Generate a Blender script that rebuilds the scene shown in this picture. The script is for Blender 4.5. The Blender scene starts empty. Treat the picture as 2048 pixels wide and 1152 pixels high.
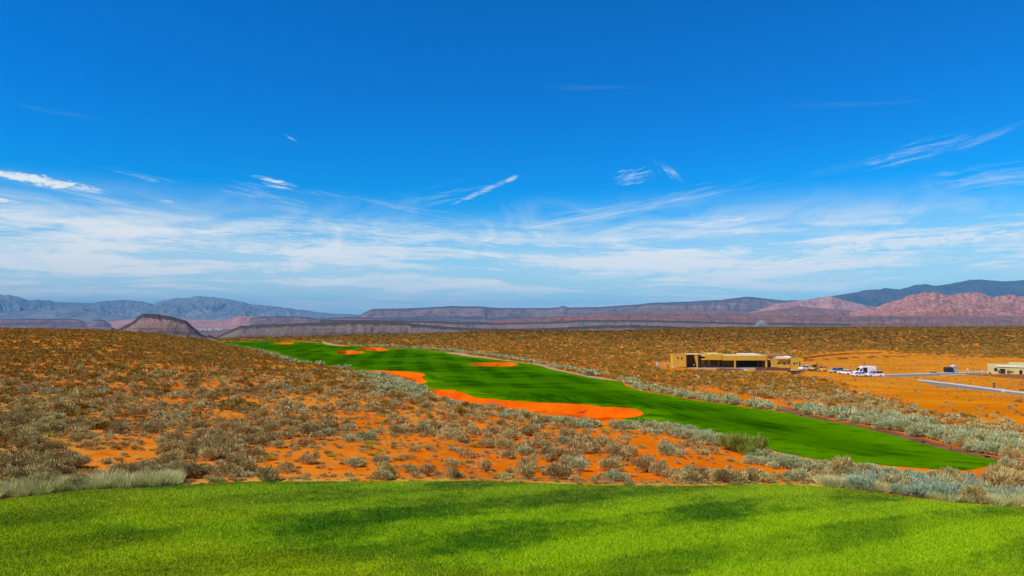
import bpy, math, random
import numpy as np
random.seed(7); rng = np.random.default_rng(7)
R = math.radians
SC = bpy.context.scene
COL = SC.collection

# ------------------------------------------------------------------ camera
W, H, F = 2048.0, 1152.0, 1384.0
YH, ZC = 640.0, 14.0                      # row of the true horizon, height of the camera
TH = math.atan((YH - H/2) / F)            # upward tilt
cam_d = bpy.data.cameras.new('camera'); cam_d.sensor_width = 36.0; cam_d.lens = F / W * 36.0
cam_d.clip_start = 0.5; cam_d.clip_end = 120000.0
cam = bpy.data.objects.new('camera', cam_d); COL.objects.link(cam)
cam.location = (0, 0, ZC); cam.rotation_euler = (math.pi/2 + TH, 0, 0)
SC.camera = cam

# ------------------------------------------------------------------ view, sun, sky
SC.view_settings.view_transform = 'Standard'; SC.view_settings.look = 'None'
SC.view_settings.exposure = -0.1; SC.view_settings.gamma = 1.0
try: SC.cycles.use_denoising = True
except Exception: pass
SC.cycles.max_bounces = 6; SC.cycles.diffuse_bounces = 3; SC.cycles.volume_bounces = 0
SC.cycles.transparent_max_bounces = 8
SUN_EL = R(52); SUN_AZ = math.atan2(-0.84, -0.54)     # direction towards the sun, measured from +Y to +X
sv = (math.sin(SUN_AZ)*math.cos(SUN_EL), math.cos(SUN_AZ)*math.cos(SUN_EL), math.sin(SUN_EL))
sun_d = bpy.data.lights.new('sun', 'SUN'); sun_d.energy = 5.0; sun_d.angle = R(0.5); sun_d.color = (1.0, 0.90, 0.74)
sun = bpy.data.objects.new('sun', sun_d); COL.objects.link(sun)
from mathutils import Vector, Matrix
sun.rotation_euler = Vector(sv).to_track_quat('Z', 'Y').to_euler()
sun.location = (0, 0, 60)

def img_dir(x, y):
    """pixel of the photograph -> (u, dep): sideways and downward slope per metre of depth"""
    dx = x - W/2; dy = F*math.cos(TH) - (H/2 - y)*math.sin(TH); dz = F*math.sin(TH) + (H/2 - y)*math.cos(TH)
    return dx/dy, -dz/dy
def img_azel(x, y):
    u, d = img_dir(x, y)
    return math.atan(u), math.atan(-d/math.sqrt(1+u*u))

class NT:
    """small wrapper round a node tree"""
    def __init__(s, tree): s.t = tree; s.n = tree.nodes; s.l = tree.links
    def add(s, typ, **kw):
        nd = s.n.new(typ)
        for k, v in kw.items(): setattr(nd, k, v)
        return nd
    def put(s, sock, v):
        if isinstance(v, bpy.types.NodeSocket): s.l.new(v, sock)
        elif v is not None:
            if isinstance(v, tuple) and len(v) == 3 and len(sock.default_value) == 4: v = v + (1.0,)
            sock.default_value = v
    def m(s, op, a, b=None, c=None, clamp=False):
        nd = s.add('ShaderNodeMath', operation=op, use_clamp=clamp)
        s.put(nd.inputs[0], a); s.put(nd.inputs[1], b); s.put(nd.inputs[2], c)
        return nd.outputs[0]
    def smooth(s, x, a, b, lo=0.0, hi=1.0):
        nd = s.add('ShaderNodeMapRange', interpolation_type='SMOOTHSTEP')
        s.put(nd.inputs[0], x); s.put(nd.inputs[1], a); s.put(nd.inputs[2], b); s.put(nd.inputs[3], lo); s.put(nd.inputs[4], hi)
        return nd.outputs[0]
    def mix(s, f, a, b, blend='MIX'):
        nd = s.add('ShaderNodeMix', data_type='RGBA', blend_type=blend, clamp_factor=True)
        s.put(nd.inputs[0], f); s.put(nd.inputs[6], a); s.put(nd.inputs[7], b)
        return nd.outputs[2]
    def noise(s, vec, scale, detail=4.0, rough=0.55, dist=0.0):
        nd = s.add('ShaderNodeTexNoise'); s.put(nd.inputs['Vector'], vec)
        nd.inputs['Scale'].default_value = scale; nd.inputs['Detail'].default_value = detail
        nd.inputs['Roughness'].default_value = rough; nd.inputs['Distortion'].default_value = dist
        return nd.outputs['Fac']
    def comb(s, x, y, z=0.0):
        nd = s.add('ShaderNodeCombineXYZ'); s.put(nd.inputs[0], x); s.put(nd.inputs[1], y); s.put(nd.inputs[2], z)
        return nd.outputs[0]
    def mapping(s, vec, scale=(1,1,1), rot=(0,0,0), loc=(0,0,0)):
        nd = s.add('ShaderNodeMapping'); s.put(nd.inputs[0], vec)
        nd.inputs['Scale'].default_value = scale; nd.inputs['Rotation'].default_value = rot; nd.inputs['Location'].default_value = loc
        return nd.outputs[0]

def make_world():
    w = bpy.data.worlds.new('World'); SC.world = w; w.use_nodes = True
    try: w.cycles.sampling_method = 'MANUAL'; w.cycles.sample_map_resolution = 512
    except Exception: pass
    t = NT(w.node_tree); t.n.clear()
    out = t.add('ShaderNodeOutputWorld'); bg = t.add('ShaderNodeBackground'); bg.inputs['Strength'].default_value = 0.10
    sky = t.add('ShaderNodeTexSky', sky_type='NISHITA'); sky.sun_disc = False
    sky.sun_elevation = SUN_EL; sky.sun_rotation = SUN_AZ
    sky.altitude = 900; sky.air_density = 1.0; sky.dust_density = 0.35; sky.ozone_density = 3.0
    hsv = t.add('ShaderNodeHueSaturation'); hsv.inputs['Saturation'].default_value = SKY_SAT; hsv.inputs['Value'].default_value = SKY_VAL
    t.l.new(sky.outputs[0], hsv.inputs['Color'])
    skyc = t.mix(1.0, hsv.outputs[0], SKY_TINT, 'MULTIPLY')
    tc = t.add('ShaderNodeTexCoord'); sp = t.add('ShaderNodeSeparateXYZ'); t.l.new(tc.outputs['Generated'], sp.inputs[0])
    x, y, z = sp.outputs
    az = t.m('ARCTAN2', x, y); el = t.m('ARCSINE', z)
    eld = t.m('MULTIPLY', el, 57.2958); azd = t.m('MULTIPLY', az, 57.2958)
    # pale blue air close to the horizon
    hz = t.smooth(eld, 10.5, -0.5)
    hz = t.m('MULTIPLY', t.m('POWER', hz, 1.1), 0.9)
    skyc = t.mix(hz, skyc, HORIZON)
    # wisps of cirrus lying on a high plane, combed along one wind direction
    zz = t.m('ADD', t.m('MAXIMUM', z, 0.0), 0.045)
    px = t.m('DIVIDE', x, zz); py = t.m('DIVIDE', y, zz)
    warp = t.noise(t.comb(t.m('MULTIPLY', azd, 0.055), t.m('MULTIPLY', eld, 0.16)), 1.0, 2.0)
    pv = t.mapping(t.comb(px, py), rot=(0, 0, R(-7)))
    sp2 = t.add('ShaderNodeSeparateXYZ'); t.l.new(pv, sp2.inputs[0])
    qx = t.m('ADD', t.m('MULTIPLY', sp2.outputs[0], 0.55), t.m('MULTIPLY', warp, 2.4))
    qy = t.m('MULTIPLY', sp2.outputs[1], 0.11)
    streak = t.noise(t.comb(qx, qy, 3.1), 1.25, 9.0, 0.62, 0.55)
    # layered bands nearer the horizon
    curve = t.m('MULTIPLY', t.m('SINE', t.m('MULTIPLY', azd, 0.075)), 0.7)
    elw = t.m('ADD', t.m('ADD', eld, curve), t.m('MULTIPLY', t.m('SUBTRACT', warp, 0.5), 2.6))
    band = t.noise(t.comb(t.m('MULTIPLY', azd, 0.055), t.m('MULTIPLY', elw, 0.75), 9.0), 1.3, 10.0, 0.62, 0.35)
    fine = t.noise(t.comb(t.m('MULTIPLY', azd, 0.35), t.m('MULTIPLY', elw, 1.7), 2.0), 1.6, 6.0, 0.65, 0.8)
    envA = t.m('MULTIPLY', t.smooth(eld, 10.8, 7.6), t.smooth(eld, 1.5, 4.0))
    envB = t.m('MULTIPLY', t.smooth(eld, 9.0, 5.6), t.smooth(eld, -1.0, 1.2))
    cA = t.m('MULTIPLY', t.smooth(streak, 0.40, 0.66), envA)
    cB = t.m('MULTIPLY', t.smooth(t.m('ADD', t.m('MULTIPLY', band, 0.78), t.m('MULTIPLY', fine, 0.22)), 0.37, 0.60), envB)
    c = t.m('ADD', t.m('MULTIPLY', cA, 0.52), t.m('MULTIPLY', cB, 0.84), clamp=True)
    # faint veil
    veil = t.m('MULTIPLY', t.m('MULTIPLY', t.smooth(eld, 9.5, 5.0), t.smooth(eld, 0.5, 3.0)), 0.52)
    c = t.m('MAXIMUM', c, t.m('MULTIPLY', veil, t.smooth(warp, 0.2, 0.7, 0.4, 1.0)))
    # single clouds: photograph pixel of the centre, half length, half height, tilt, density, raggedness
    rag = t.noise(t.comb(t.m('MULTIPLY', azd, 0.8), t.m('MULTIPLY', eld, 2.2), 5.0), 1.5, 8.0, 0.65, 0.6)
    hair = t.noise(t.comb(t.m('MULTIPLY', azd, 0.5), t.m('MULTIPLY', eld, 5.0), 1.0), 1.6, 6.0, 0.6, 0.4)
    for (cx, cy, a, b, tilt, dens, kind) in CLOUDS:
        ca, ce = img_azel(cx, cy); ca, ce = math.degrees(ca), math.degrees(ce)
        k = 57.2958/F
        dx = t.m('SUBTRACT', azd, ca); dy = t.m('SUBTRACT', eld, ce)
        co, si = math.cos(R(tilt)), math.sin(R(tilt))
        ex = t.m('DIVIDE', t.m('ADD', t.m('MULTIPLY', dx, co), t.m('MULTIPLY', dy, si)), a*k)
        ey = t.m('DIVIDE', t.m('SUBTRACT', t.m('MULTIPLY', dy, co), t.m('MULTIPLY', dx, si)), b*k)
        r2 = t.m('ADD', t.m('MULTIPLY', ex, ex), t.m('MULTIPLY', ey, ey))
        if kind == 2: nz = t.noise(t.comb(t.m('MULTIPLY', ex, 0.8), t.m('MULTIPLY', ey, 1.5), cx*0.01), 1.5, 7.0, 0.62, 0.9)
        else: nz = rag if kind == 0 else hair
        amp = {0: 3.4, 1: 3.6, 2: 5.5}[kind]
        if kind == 2: r2 = t.m('MULTIPLY', t.m('SQRT', r2), 1.1)
        val = t.m('ADD', t.m('SUBTRACT', 1.0, r2), t.m('MULTIPLY', t.m('SUBTRACT', nz, 0.5), amp))
        mk = t.m('MULTIPLY', t.smooth(val, 0.0, {0: 1.1, 1: 1.5, 2: 1.9}[kind]), dens)
        c = t.m('SUBTRACT', 1.0, t.m('MULTIPLY', t.m('SUBTRACT', 1.0, c), t.m('SUBTRACT', 1.0, mk)))
    cc = t.mix(t.smooth(c, 0.2, 1.0), CLOUD_THIN, CLOUD_THICK)
    fin = t.mix(c, skyc, cc)
    t.l.new(fin, bg.inputs['Color']); t.l.new(bg.outputs[0], out.inputs['Surface'])
SKY_SAT, SKY_VAL, SKY_TINT = 1.5, 0.8, (0.0, 1.72, 2.15)
HORIZON = (6.4, 8.6, 9.6)
CLOUD_THIN, CLOUD_THICK = (6.2, 8.0, 9.2), (9.2, 9.8, 10.2)
CLOUDS = [
    (80, 361, 105, 10, -6, 1.0, 0), (30, 354, 60, 5, -5, .9, 0), (-10, 399, 42, 4, -3, .9, 0), (20, 421, 55, 3, 3, .5, 1),
    (548, 362, 42, 5, -10, .95, 1), (553, 372, 34, 4.5, -9, .9, 1), (332, 403, 20, 3, -6, .6, 1), (583, 277, 15, 2.5, -27, .45, 1),
    (972, 380, 80, 6, 23, .6, 1), (1024, 357, 16, 6, 24, .5, 0), (870, 396, 120, 18, 12, .28, 2),
    (1262, 355, 44, 17, 10, .6, 2), (1340, 343, 34, 9, -38, .55, 2),
    (1825, 304, 90, 18, 8, .45, 2), (1968, 278, 70, 12, 14, .28, 2), (1700, 330, 130, 12, 12, .08, 2), (1890, 348, 26, 4, 0, .4, 1), (1985, 358, 110, 22, 4, .5, 2),
    (1415, 452, 90, 24, 4, .85, 2), (1530, 461, 110, 7, -1, .6, 1), (1850, 484, 260, 11, 2, .85, 0), (1780, 508, 110, 7, 0, .5, 1),
    (950, 506, 90, 8, -2, .6, 1), (1130, 513, 180, 9, -3, .45, 1), (520, 531, 150, 6, -2, .4, 1), (420, 540, 70, 6, 0, .5, 1),
    (1330, 404, 170, 16, 12, .42, 2), (1230, 425, 220, 18, 9, .42, 2), (1120, 445, 200, 14, 10, .5, 2), (1250, 532, 260, 22, -2, .5, 0), (1500, 550, 200, 12, -3, .4, 0),
    (350, 480, 380, 26, 1, .6, 1), (700, 455, 260, 22, 1, .45, 1), (90, 497, 220, 22, 1, .5, 1), (780, 412, 140, 9, -8, .6, 2), (260, 420, 220, 22, -6, .5, 2), (300, 357, 60, 8, -8, .35, 2), (540, 395, 110, 26, -10, .4, 2),
    (1180, 175, 110, 6, -2, .09, 2), (1700, 208, 140, 7, -4, .07, 2), (130, 226, 80, 6, -2, .07, 2),
]
make_world()
# ------------------------------------------------------------------ numpy noise
def _hash(ix, iy, seed):
    h = (ix.astype(np.int64)*374761393 + iy.astype(np.int64)*668265263 + seed*1442695041) & 0xffffffff
    h = ((h ^ (h >> 13))*1274126177) & 0xffffffff
    h = h ^ (h >> 16)
    return (h & 0xffffff)/float(0xffffff)
def vnoise(x, y, seed=0):
    x = np.asarray(x, float); y = np.asarray(y, float)
    ix = np.floor(x); iy = np.floor(y); fx = x-ix; fy = y-iy
    fx = fx*fx*(3-2*fx); fy = fy*fy*(3-2*fy)
    a = _hash(ix, iy, seed); b = _hash(ix+1, iy, seed); c = _hash(ix, iy+1, seed); d = _hash(ix+1, iy+1, seed)
    return (a*(1-fx)+b*fx)*(1-fy) + (c*(1-fx)+d*fx)*fy
def fbm(x, y, oct=4, seed=0, rough=0.5):
    s = 0; a = 1; t = 0
    for i in range(oct):
        s = s + a*vnoise(x*2**i+17.3*i, y*2**i-9.1*i, seed+i); t += a; a *= rough
    return s/t
def ridged(x, y, oct=4, seed=0, rough=0.55):
    s = 0; a = 1; t = 0
    for i in range(oct):
        s = s + a*(1-np.abs(2*vnoise(x*2**i+5.3*i, y*2**i+3.7*i, seed+i)-1)); t += a; a *= rough
    return s/t
def sstep(a, b, x):
    t = np.clip((x-a)/(b-a), 0, 1); return t*t*(3-2*t)

def sdist(poly, X, Y, margin=30.0):
    """signed distance (negative inside) to a polygon, only computed near it"""
    P = np.asarray(poly, float)
    out = np.full(X.shape, 1e3)
    m = (X > P[:,0].min()-margin) & (X < P[:,0].max()+margin) & (Y > P[:,1].min()-margin) & (Y < P[:,1].max()+margin)
    if not m.any(): return out
    x = X[m]; y = Y[m]; d = np.full(x.shape, 1e9); ins = np.zeros(x.shape, bool)
    n = len(P)
    for i in range(n):
        ax, ay = P[i]; bx, by = P[(i+1) % n]
        ex, ey = bx-ax, by-ay; L = ex*ex+ey*ey+1e-12
        t = np.clip(((x-ax)*ex+(y-ay)*ey)/L, 0, 1)
        d = np.minimum(d, (x-ax-t*ex)**2+(y-ay-t*ey)**2)
        c = ((ay > y) != (by > y)); xi = (bx-ax)*(y-ay)/(by-ay+1e-12)+ax
        ins ^= (c & (x < xi))
    d = np.sqrt(d); out[m] = np.where(ins, -d, d)
    return out
def ldist(line, X, Y, margin=15.0):
    P = np.asarray(line, float); out = np.full(X.shape, 1e3)
    m = (X > P[:,0].min()-margin) & (X < P[:,0].max()+margin) & (Y > P[:,1].min()-margin) & (Y < P[:,1].max()+margin)
    if not m.any(): return out
    x = X[m]; y = Y[m]; d = np.full(x.shape, 1e9)
    for i in range(len(P)-1):
        ax, ay = P[i]; bx, by = P[i+1]; ex, ey = bx-ax, by-ay; L = ex*ex+ey*ey+1e-12
        t = np.clip(((x-ax)*ex+(y-ay)*ey)/L, 0, 1)
        d = np.minimum(d, (x-ax-t*ex)**2+(y-ay-t*ey)**2)
    out[m] = np.sqrt(d); return out
def smooth_poly(P, it=2, closed=True):
    P = np.asarray(P, float)
    for _ in range(it):
        if closed:
            Q = np.roll(P, -1, 0); P = np.stack([.75*P+.25*Q, .25*P+.75*Q], 1).reshape(-1, 2)
        else:
            A = P[:-1]; B = P[1:]; M = np.stack([.75*A+.25*B, .25*A+.75*B], 1).reshape(-1, 2); P = np.vstack([P[:1], M[1:-1], P[-1:]])
    return P

# ------------------------------------------------------------------ lie of the land
# for some directions: how far away (metres of depth) the ground is that shows at a row of the photograph
PROFILE = {
    0:    [(1000,23),(905,32),(850,43),(800,60),(750,92),(700,155),(670,215),(657,262)],
    200:  [(990,23.5),(905,33),(850,46),(800,64),(750,97),(700,165),(672,232),(660,280)],
    310:  [(980,24),(900,35),(850,48),(800,66),(750,99),(710,160),(690,225),(669,300)],
    430:  [(967,25),(900,36),(850,50),(800,68),(750,103),(715,165),(697,240),(684,345),(678,430)],
    650:  [(963,25.5),(900,38),(850,54),(800,74),(770,97),(740,142),(720,188),(700,262),(685,350),(673,480)],
    1000: [(963,25.5),(893,41),(846,56),(816,71),(789,91),(760,124),(729,178),(706,245),(690,318),(675,425),(661,620)],
    1400: [(972,25),(890,42),(850,56),(820,72),(795,93),(770,132),(738,222),(715,300),(700,372),(685,470),(670,600),(655,850)],
    2048: [(1013,22.5),(900,42),(860,53),(820,73),(790,103),(770,145),(750,215),(715,330),(700,420),(680,560),(653,900)],
}
LY = np.linspace(math.log(3.0), math.log(2600.0), 420)
cols_u = []; cols_z = []
for px in sorted(PROFILE):
    pts = []
    for (yy, Yd) in PROFILE[px]:
        u_, d_ = img_dir(px, yy); pts.append((math.log(Yd), ZC - Yd*d_))
    Y0 = math.exp(pts[0][0]); z0 = pts[0][1]
    Yc, zc_ = math.exp(pts[-1][0]), pts[-1][1]
    pts = [(math.log(3.0), z0-0.35), (pts[0][0]-0.15, z0-0.35), (pts[0][0], z0-0.3)] + pts[1:]
    pts += [(math.log(Yc*1.12), zc_-0.2-Yc*0.002), (math.log(Yc*1.35), zc_-9), (math.log(max(1900, Yc*2)), -120), (math.log(2600), -150)]
    a = np.array(pts); z = np.interp(LY, a[:,0], a[:,1])
    k = np.exp(-np.linspace(-2, 2, 13)**2); k /= k.sum()
    zs = np.convolve(np.pad(z, 6, mode='edge'), k, 'valid')
    cols_u.append(img_dir(px, 640)[0]); cols_z.append(zs)
UU = np.linspace(-1.3, 1.3, 400)
cz = np.array(cols_z); BZ = np.empty((len(UU), len(LY)))
for j in range(len(LY)): BZ[:, j] = np.interp(UU, cols_u, cz[:, j])
ker = np.exp(-np.linspace(-2, 2, 21)**2); ker /= ker.sum()
BZ = np.apply_along_axis(lambda v: np.convolve(np.pad(v, 10, mode='edge'), ker, 'valid'), 0, BZ)
def base_z(X, Y):
    Y = np.maximum(np.asarray(Y, float), 3.001); u = np.clip(np.asarray(X, float)/Y, -1.299, 1.299)
    fu = (u-UU[0])/(UU[1]-UU[0]); fl = np.clip((np.log(Y)-LY[0])/(LY[1]-LY[0]), 0, len(LY)-1.001)
    iu = np.clip(fu.astype(int), 0, len(UU)-2); il = fl.astype(int); a = fu-iu; b = fl-il
    return (BZ[iu, il]*(1-a)+BZ[iu+1, il]*a)*(1-b) + (BZ[iu, il+1]*(1-a)+BZ[iu+1, il+1]*a)*b
_Yt = np.exp(np.linspace(math.log(12.0), math.log(1000.0), 2500))
def ground_at(x, y, zfun=None):
    """where the ground shows at pixel (x, y) of the photograph"""
    zfun = zfun or base_z
    u, d = img_dir(x, y)
    z = zfun(u*_Yt, _Yt); dep = np.minimum.accumulate((ZC-z)/_Yt)
    k = np.searchsorted(-dep, -d); k = min(max(k, 1), len(_Yt)-1)
    d0, d1 = dep[k-1], dep[k]; t = 0 if d0 == d1 else (d0-d)/(d0-d1); t = min(max(t, 0), 1)
    Yv = _Yt[k-1]+(_Yt[k]-_Yt[k-1])*t
    return (u*Yv, Yv)
def poly_at(pts): return np.array([ground_at(*p) for p in pts])

# the tee lawn: far edge, then round behind the camera
EDGE = [(-420,1085),(-200,1035),(0,1000),(88,990),(147,982),(250,978),(354,974),(442,966),(600,963),(760,962),(900,962),(1000,964),(1100,969),(1250,973),(1400,973),(1500,969),(1580,968),(1668,973),(1745,982),(1848,995),(1922,1005),(2048,1013),(2250,1035),(2450,1070)]
TEEZ = 8.05
tee_edge = []
for (x_, y_) in EDGE:
    u, d = img_dir(x_, y_); zed = TEEZ - 0.25; Yv = (ZC-zed)/d; tee_edge.append((u*Yv, Yv))
tee_poly = np.vstack([smooth_poly(tee_edge, 2, False), [(45, 3.0), (45, -70), (-45, -70), (-45, 3.0)]])

BUNK = {
 'b1': ([(667,706),(683,700.6),(699,700.5),(714,702),(732,706.5),(719,709),(699,711),(679.5,710)], 1.5),
 'b2': ([(707,698),(746,695),(767,696),(780,699.7),(767,701.6),(728,701)], 1.4),
 'b3': ([(933,728.5),(940.5,726),(981.5,725.6),(1029,726.3),(1037.5,730),(1029,733),(988,733.8),(947,733)], 1.5),
 'b4': ([(718.6,743.8),(733,742),(787,742.4),(820,744.5),(845.5,748),(853,751.4),(841,755),(857,762),(845,765.5),(826,767.5),(806,763),(787,754),(767,751),(728,747.5)], 1.0),
 'b5': ([(847,779),(898.6,781),(925,786),(939.6,792),(946.7,798),(980.6,801),(1004,803.4),(1079,807.2),(1135.7,809),(1185,812.6),(1197,816.7),(1238,818),(1272.4,822),(1289,828.7),(1283,835),(1245,838),(1218,840),(1197,842),(1170,838),(1122,831),(1081,826),(1016,823),(992,818),(940,813),(910,811),(875,801),(847,791)], 1.0),
 'b6': ([(545,685.2),(570,684.9),(592,686.2),(580,688),(555,687.8)], 0.8),
}
bunkers = {k: (smooth_poly(poly_at(p), 2), dp) for k, (p, dp) in BUNK.items()}
FAIR = [(425,684),(434,682.8),(537,682.5),(600,683),(639,685.5),(660,690),(707,694),(780,695.5),(840,699),(899,705.5),(947,715),(1032,724.5),(1083,730.5),(1120,743.5),(1167,751.5),(1240,760),(1256,775),(1320,788),(1390,800),(1469,811),(1559,824),(1598,831),(1657,843),(1745,861),(1848,887),(1900,901),(1960,916),(2000,927),
        (2004,938),(1934,954),(1893,952),(1775,940),(1700,932),(1598,920),(1533,903),(1498,890),(1421,870),(1340,854),(1291,844),(1200,838),(1081,816),(1000,810),(945,801),(898,790),(862,784),(845,770),(780,752),(721,746),(690,736),(639,730),(605,727),(571,716),(537,706),(500,697),(468,692)]
fair_poly = smooth_poly(poly_at(FAIR), 1)
def strip(line, w):
    """a band of width w (metres) along a line on the ground"""
    P = smooth_poly(line, 2, False); T = np.gradient(P, axis=0); T /= np.linalg.norm(T, axis=1)[:, None]+1e-9
    N = np.stack([-T[:,1], T[:,0]], 1); w = np.asarray(w)/2
    return np.vstack([P+N*w, (P-N*w)[::-1]])
PATH_A = poly_at([(640,683.5),(655,687),(672,691),(700,693)])
PATH_B = poly_at([(899,704.6),(920,707.5),(933,711.5),(980,717),(1032,723.5),(1075,728.5),(1095,734),(1118,742.6),(1167,750.5),(1215,758),(1237,760.5)])
PATH_C = poly_at([(1545,810),(1562,816),(1592,827),(1627,836),(1686,848),(1745,860),(1804,874),(1863,889),(1922,903),(1981,917),(2031,930),(2100,950)])
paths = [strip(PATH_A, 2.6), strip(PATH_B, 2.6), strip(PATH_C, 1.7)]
TRAIL = poly_at([(1395,776),(1430,783),(1470,793),(1510,801),(1545,810)])
trail = strip(TRAIL, 3.4)
ROAD_A = smooth_poly(poly_at([(1764,750.4),(1820,749.0),(1880,747),(1930,745.4),(1974,744.4),(1974,747.4),(1931,748.6),(1880,751),(1824,753.5),(1765,753.8)]), 1)
ROAD_B = poly_at([(1838,761),(1875,765),(1920,770.5),(1980,778),(2048,787),(2150,800),(2150,808),(2048,791),(1980,783),(1933,778),(1885,773.5),(1860,769.5)])
PAD = poly_at([(1325,741),(1322,733),(1346,729),(1450,731),(1560,733),(1600,735),(1690,738),(1780,745),(1780,754),(1700,752),(1600,746),(1450,744),(1400,741)])
BARE = poly_at([(1592,722),(1620,711),(1680,704),(1740,702),(1800,706),(1900,712),(1980,716),(2060,716),(2060,856),(1980,846),(1900,830),(1850,818),(1780,804),(1740,793),(1690,774),(1640,757),(1600,752),(1560,750),(1560,744),(1400,742),(1322,740),(1322,732),(1592,735)])
SPARSE = poly_at([(470,905),(560,880),(700,868),(830,872),(940,900),(1060,930),(1090,962),(900,962),(560,962),(520,940)])
SANDTAIL = poly_at([(1180,838),(1215,840),(1228,850),(1222,866),(1200,862),(1180,850)])
OCHRE = poly_at([(0,800),(120,775),(230,795),(260,840),(230,880),(120,960),(0,990),(-300,990),(-300,800)])
BERMS = [poly_at([(1602,719),(1640,713),(1700,708),(1760,706.5),(1830,709),(1910,712)]), poly_at([(1605,722.5),(1650,721),(1700,717),(1770,714),(1850,713.6),(1925,714)]), poly_at([(1700,704),(1760,703),(1840,706),(1900,709)])]

HOUSE_Y = 222.0
def land_z(X, Y, bd=None, full=False):
    z = base_z(X, Y)
    # gentle unevenness
    z = z + (fbm(X/9.0, Y/9.0, 3, 5)-0.5)*0.5*sstep(22, 40, Y) + (fbm(X/2.2, Y/2.2, 3, 9)-0.5)*0.22*sstep(20, 30, Y)
    fd = sdist(fair_poly, X, Y)
    damp = sstep(4, -1, fd)
    zf = base_z(X, Y) + (fbm(X/16.0, Y/16.0, 2, 31)-0.5)*0.7
    z = z*(1-damp) + zf*damp + 0.05*sstep(0.6, 0.0, fd)
    pd = np.minimum(sdist(PAD, X, Y, 12), np.minimum(sdist(ROAD_A, X, Y, 12), sdist(ROAD_B, X, Y, 12)))
    dp = sstep(5, 0, pd); z = z*(1-dp) + base_z(X, Y)*dp
    for k, (P, dep) in bunkers.items():
        sd = sdist(P, X, Y)
        z = z + 0.12*np.exp(-((sd-0.8)/0.8)**2) - dep*sstep(0.0, -1.7, sd) + 0.12*(fbm(X/2.5, Y/2.5, 2, 77)-0.5)*sstep(-1, -3, sd)
    for B in BERMS:
        d = ldist(B, X, Y); z = z + 0.8*np.exp(-(d/1.6)**2)
    # tee mound
    td = sdist(tee_poly, X, Y, 8)
    zt = TEEZ - 0.25*np.exp(-np.abs(np.minimum(td, 0))/2.2) + (fbm(X/6.0, Y/6.0, 2, 3)-0.5)*0.16
    a = sstep(2.6, 0.0, td)
    z = np.where(td < 0, zt, zt*a + z*(1-a))
    return z
def gz(x, y): return float(land_z(np.array([float(x)]), np.array([float(y)]))[0])
def at(x, y):
    X_, Y_ = ground_at(x, y); return Vector((X_, Y_, gz(X_, Y_)))

# ------------------------------------------------------------------ object helpers
def tag(o, label=None, cat=None, group=None, kind=None):
    if label: o['label'] = label
    if cat: o['category'] = cat
    if group: o['group'] = group
    if kind: o['kind'] = kind
    return o
def link_mesh(name, V, Fc, mats=(), parent=None, mi=None, smooth=False, attrs=None, loc=None):
    V = np.asarray(V, np.float32); Fc = np.asarray(Fc, np.int32)
    me = bpy.data.meshes.new(name)
    nf, k = Fc.shape
    me.vertices.add(len(V)); me.vertices.foreach_set('co', V.ravel())
    me.loops.add(nf*k); me.loops.foreach_set('vertex_index', Fc.ravel())
    me.polygons.add(nf); me.polygons.foreach_set('loop_start', np.arange(nf, dtype=np.int32)*k)
    for m in mats: me.materials.append(m)
    if mi is not None: me.polygons.foreach_set('material_index', np.asarray(mi, np.int32))
    me.polygons.foreach_set('use_smooth', np.full(nf, bool(smooth)))
    me.update(calc_edges=True)
    for an, av in (attrs or {}).items():
        av = np.asarray(av, np.float32)
        if av.ndim == 1: at_ = me.attributes.new(an, 'FLOAT', 'POINT'); at_.data.foreach_set('value', av)
        else: at_ = me.attributes.new(an, 'FLOAT_COLOR', 'POINT'); at_.data.foreach_set('color', np.hstack([av, np.ones((len(av), 4-av.shape[1]), np.float32)]).ravel() if av.shape[1] < 4 else av.ravel())
    o = bpy.data.objects.new(name, me); COL.objects.link(o)
    if parent is not None: o.parent = parent
    if loc is not None: o.location = loc
    return o

def new_mat(name):
    m = bpy.data.materials.new(name); m.use_nodes = True; t = NT(m.node_tree)
    b = t.n['Principled BSDF']; b.inputs['Roughness'].default_value = 0.85
    b.inputs['Specular IOR Level'].default_value = 0.0
    return m, t, b
def flat(name, col, rough=0.6, metal=0.0, spec=0.4, vary=0.12, scale=3.0):
    m, t, b = new_mat(name)
    tc = t.add('ShaderNodeTexCoord'); n = t.noise(tc.outputs['Object'], scale, 5)
    t.l.new(t.mix(t.smooth(n, 0.3, 0.7), tuple(c*(1-vary) for c in col), tuple(min(1, c*(1+vary)) for c in col)), b.inputs['Base Color'])
    b.inputs['Roughness'].default_value = rough; b.inputs['Metallic'].default_value = metal; b.inputs['Specular IOR Level'].default_value = spec
    return m
def bump(t, b, h, strength, dist):
    bp = t.add('ShaderNodeBump'); bp.inputs['Strength'].default_value = strength; bp.inputs['Distance'].default_value = dist
    t.l.new(h, bp.inputs['Height']); t.l.new(bp.outputs[0], b.inputs['Normal'])
def attr(t, name, out='Fac'):
    a = t.add('ShaderNodeAttribute'); a.attribute_name = name; return a.outputs[out]
def sepc(t, col):
    s = t.add('ShaderNodeSeparateColor'); t.l.new(col, s.inputs[0]); return s.outputs

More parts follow.
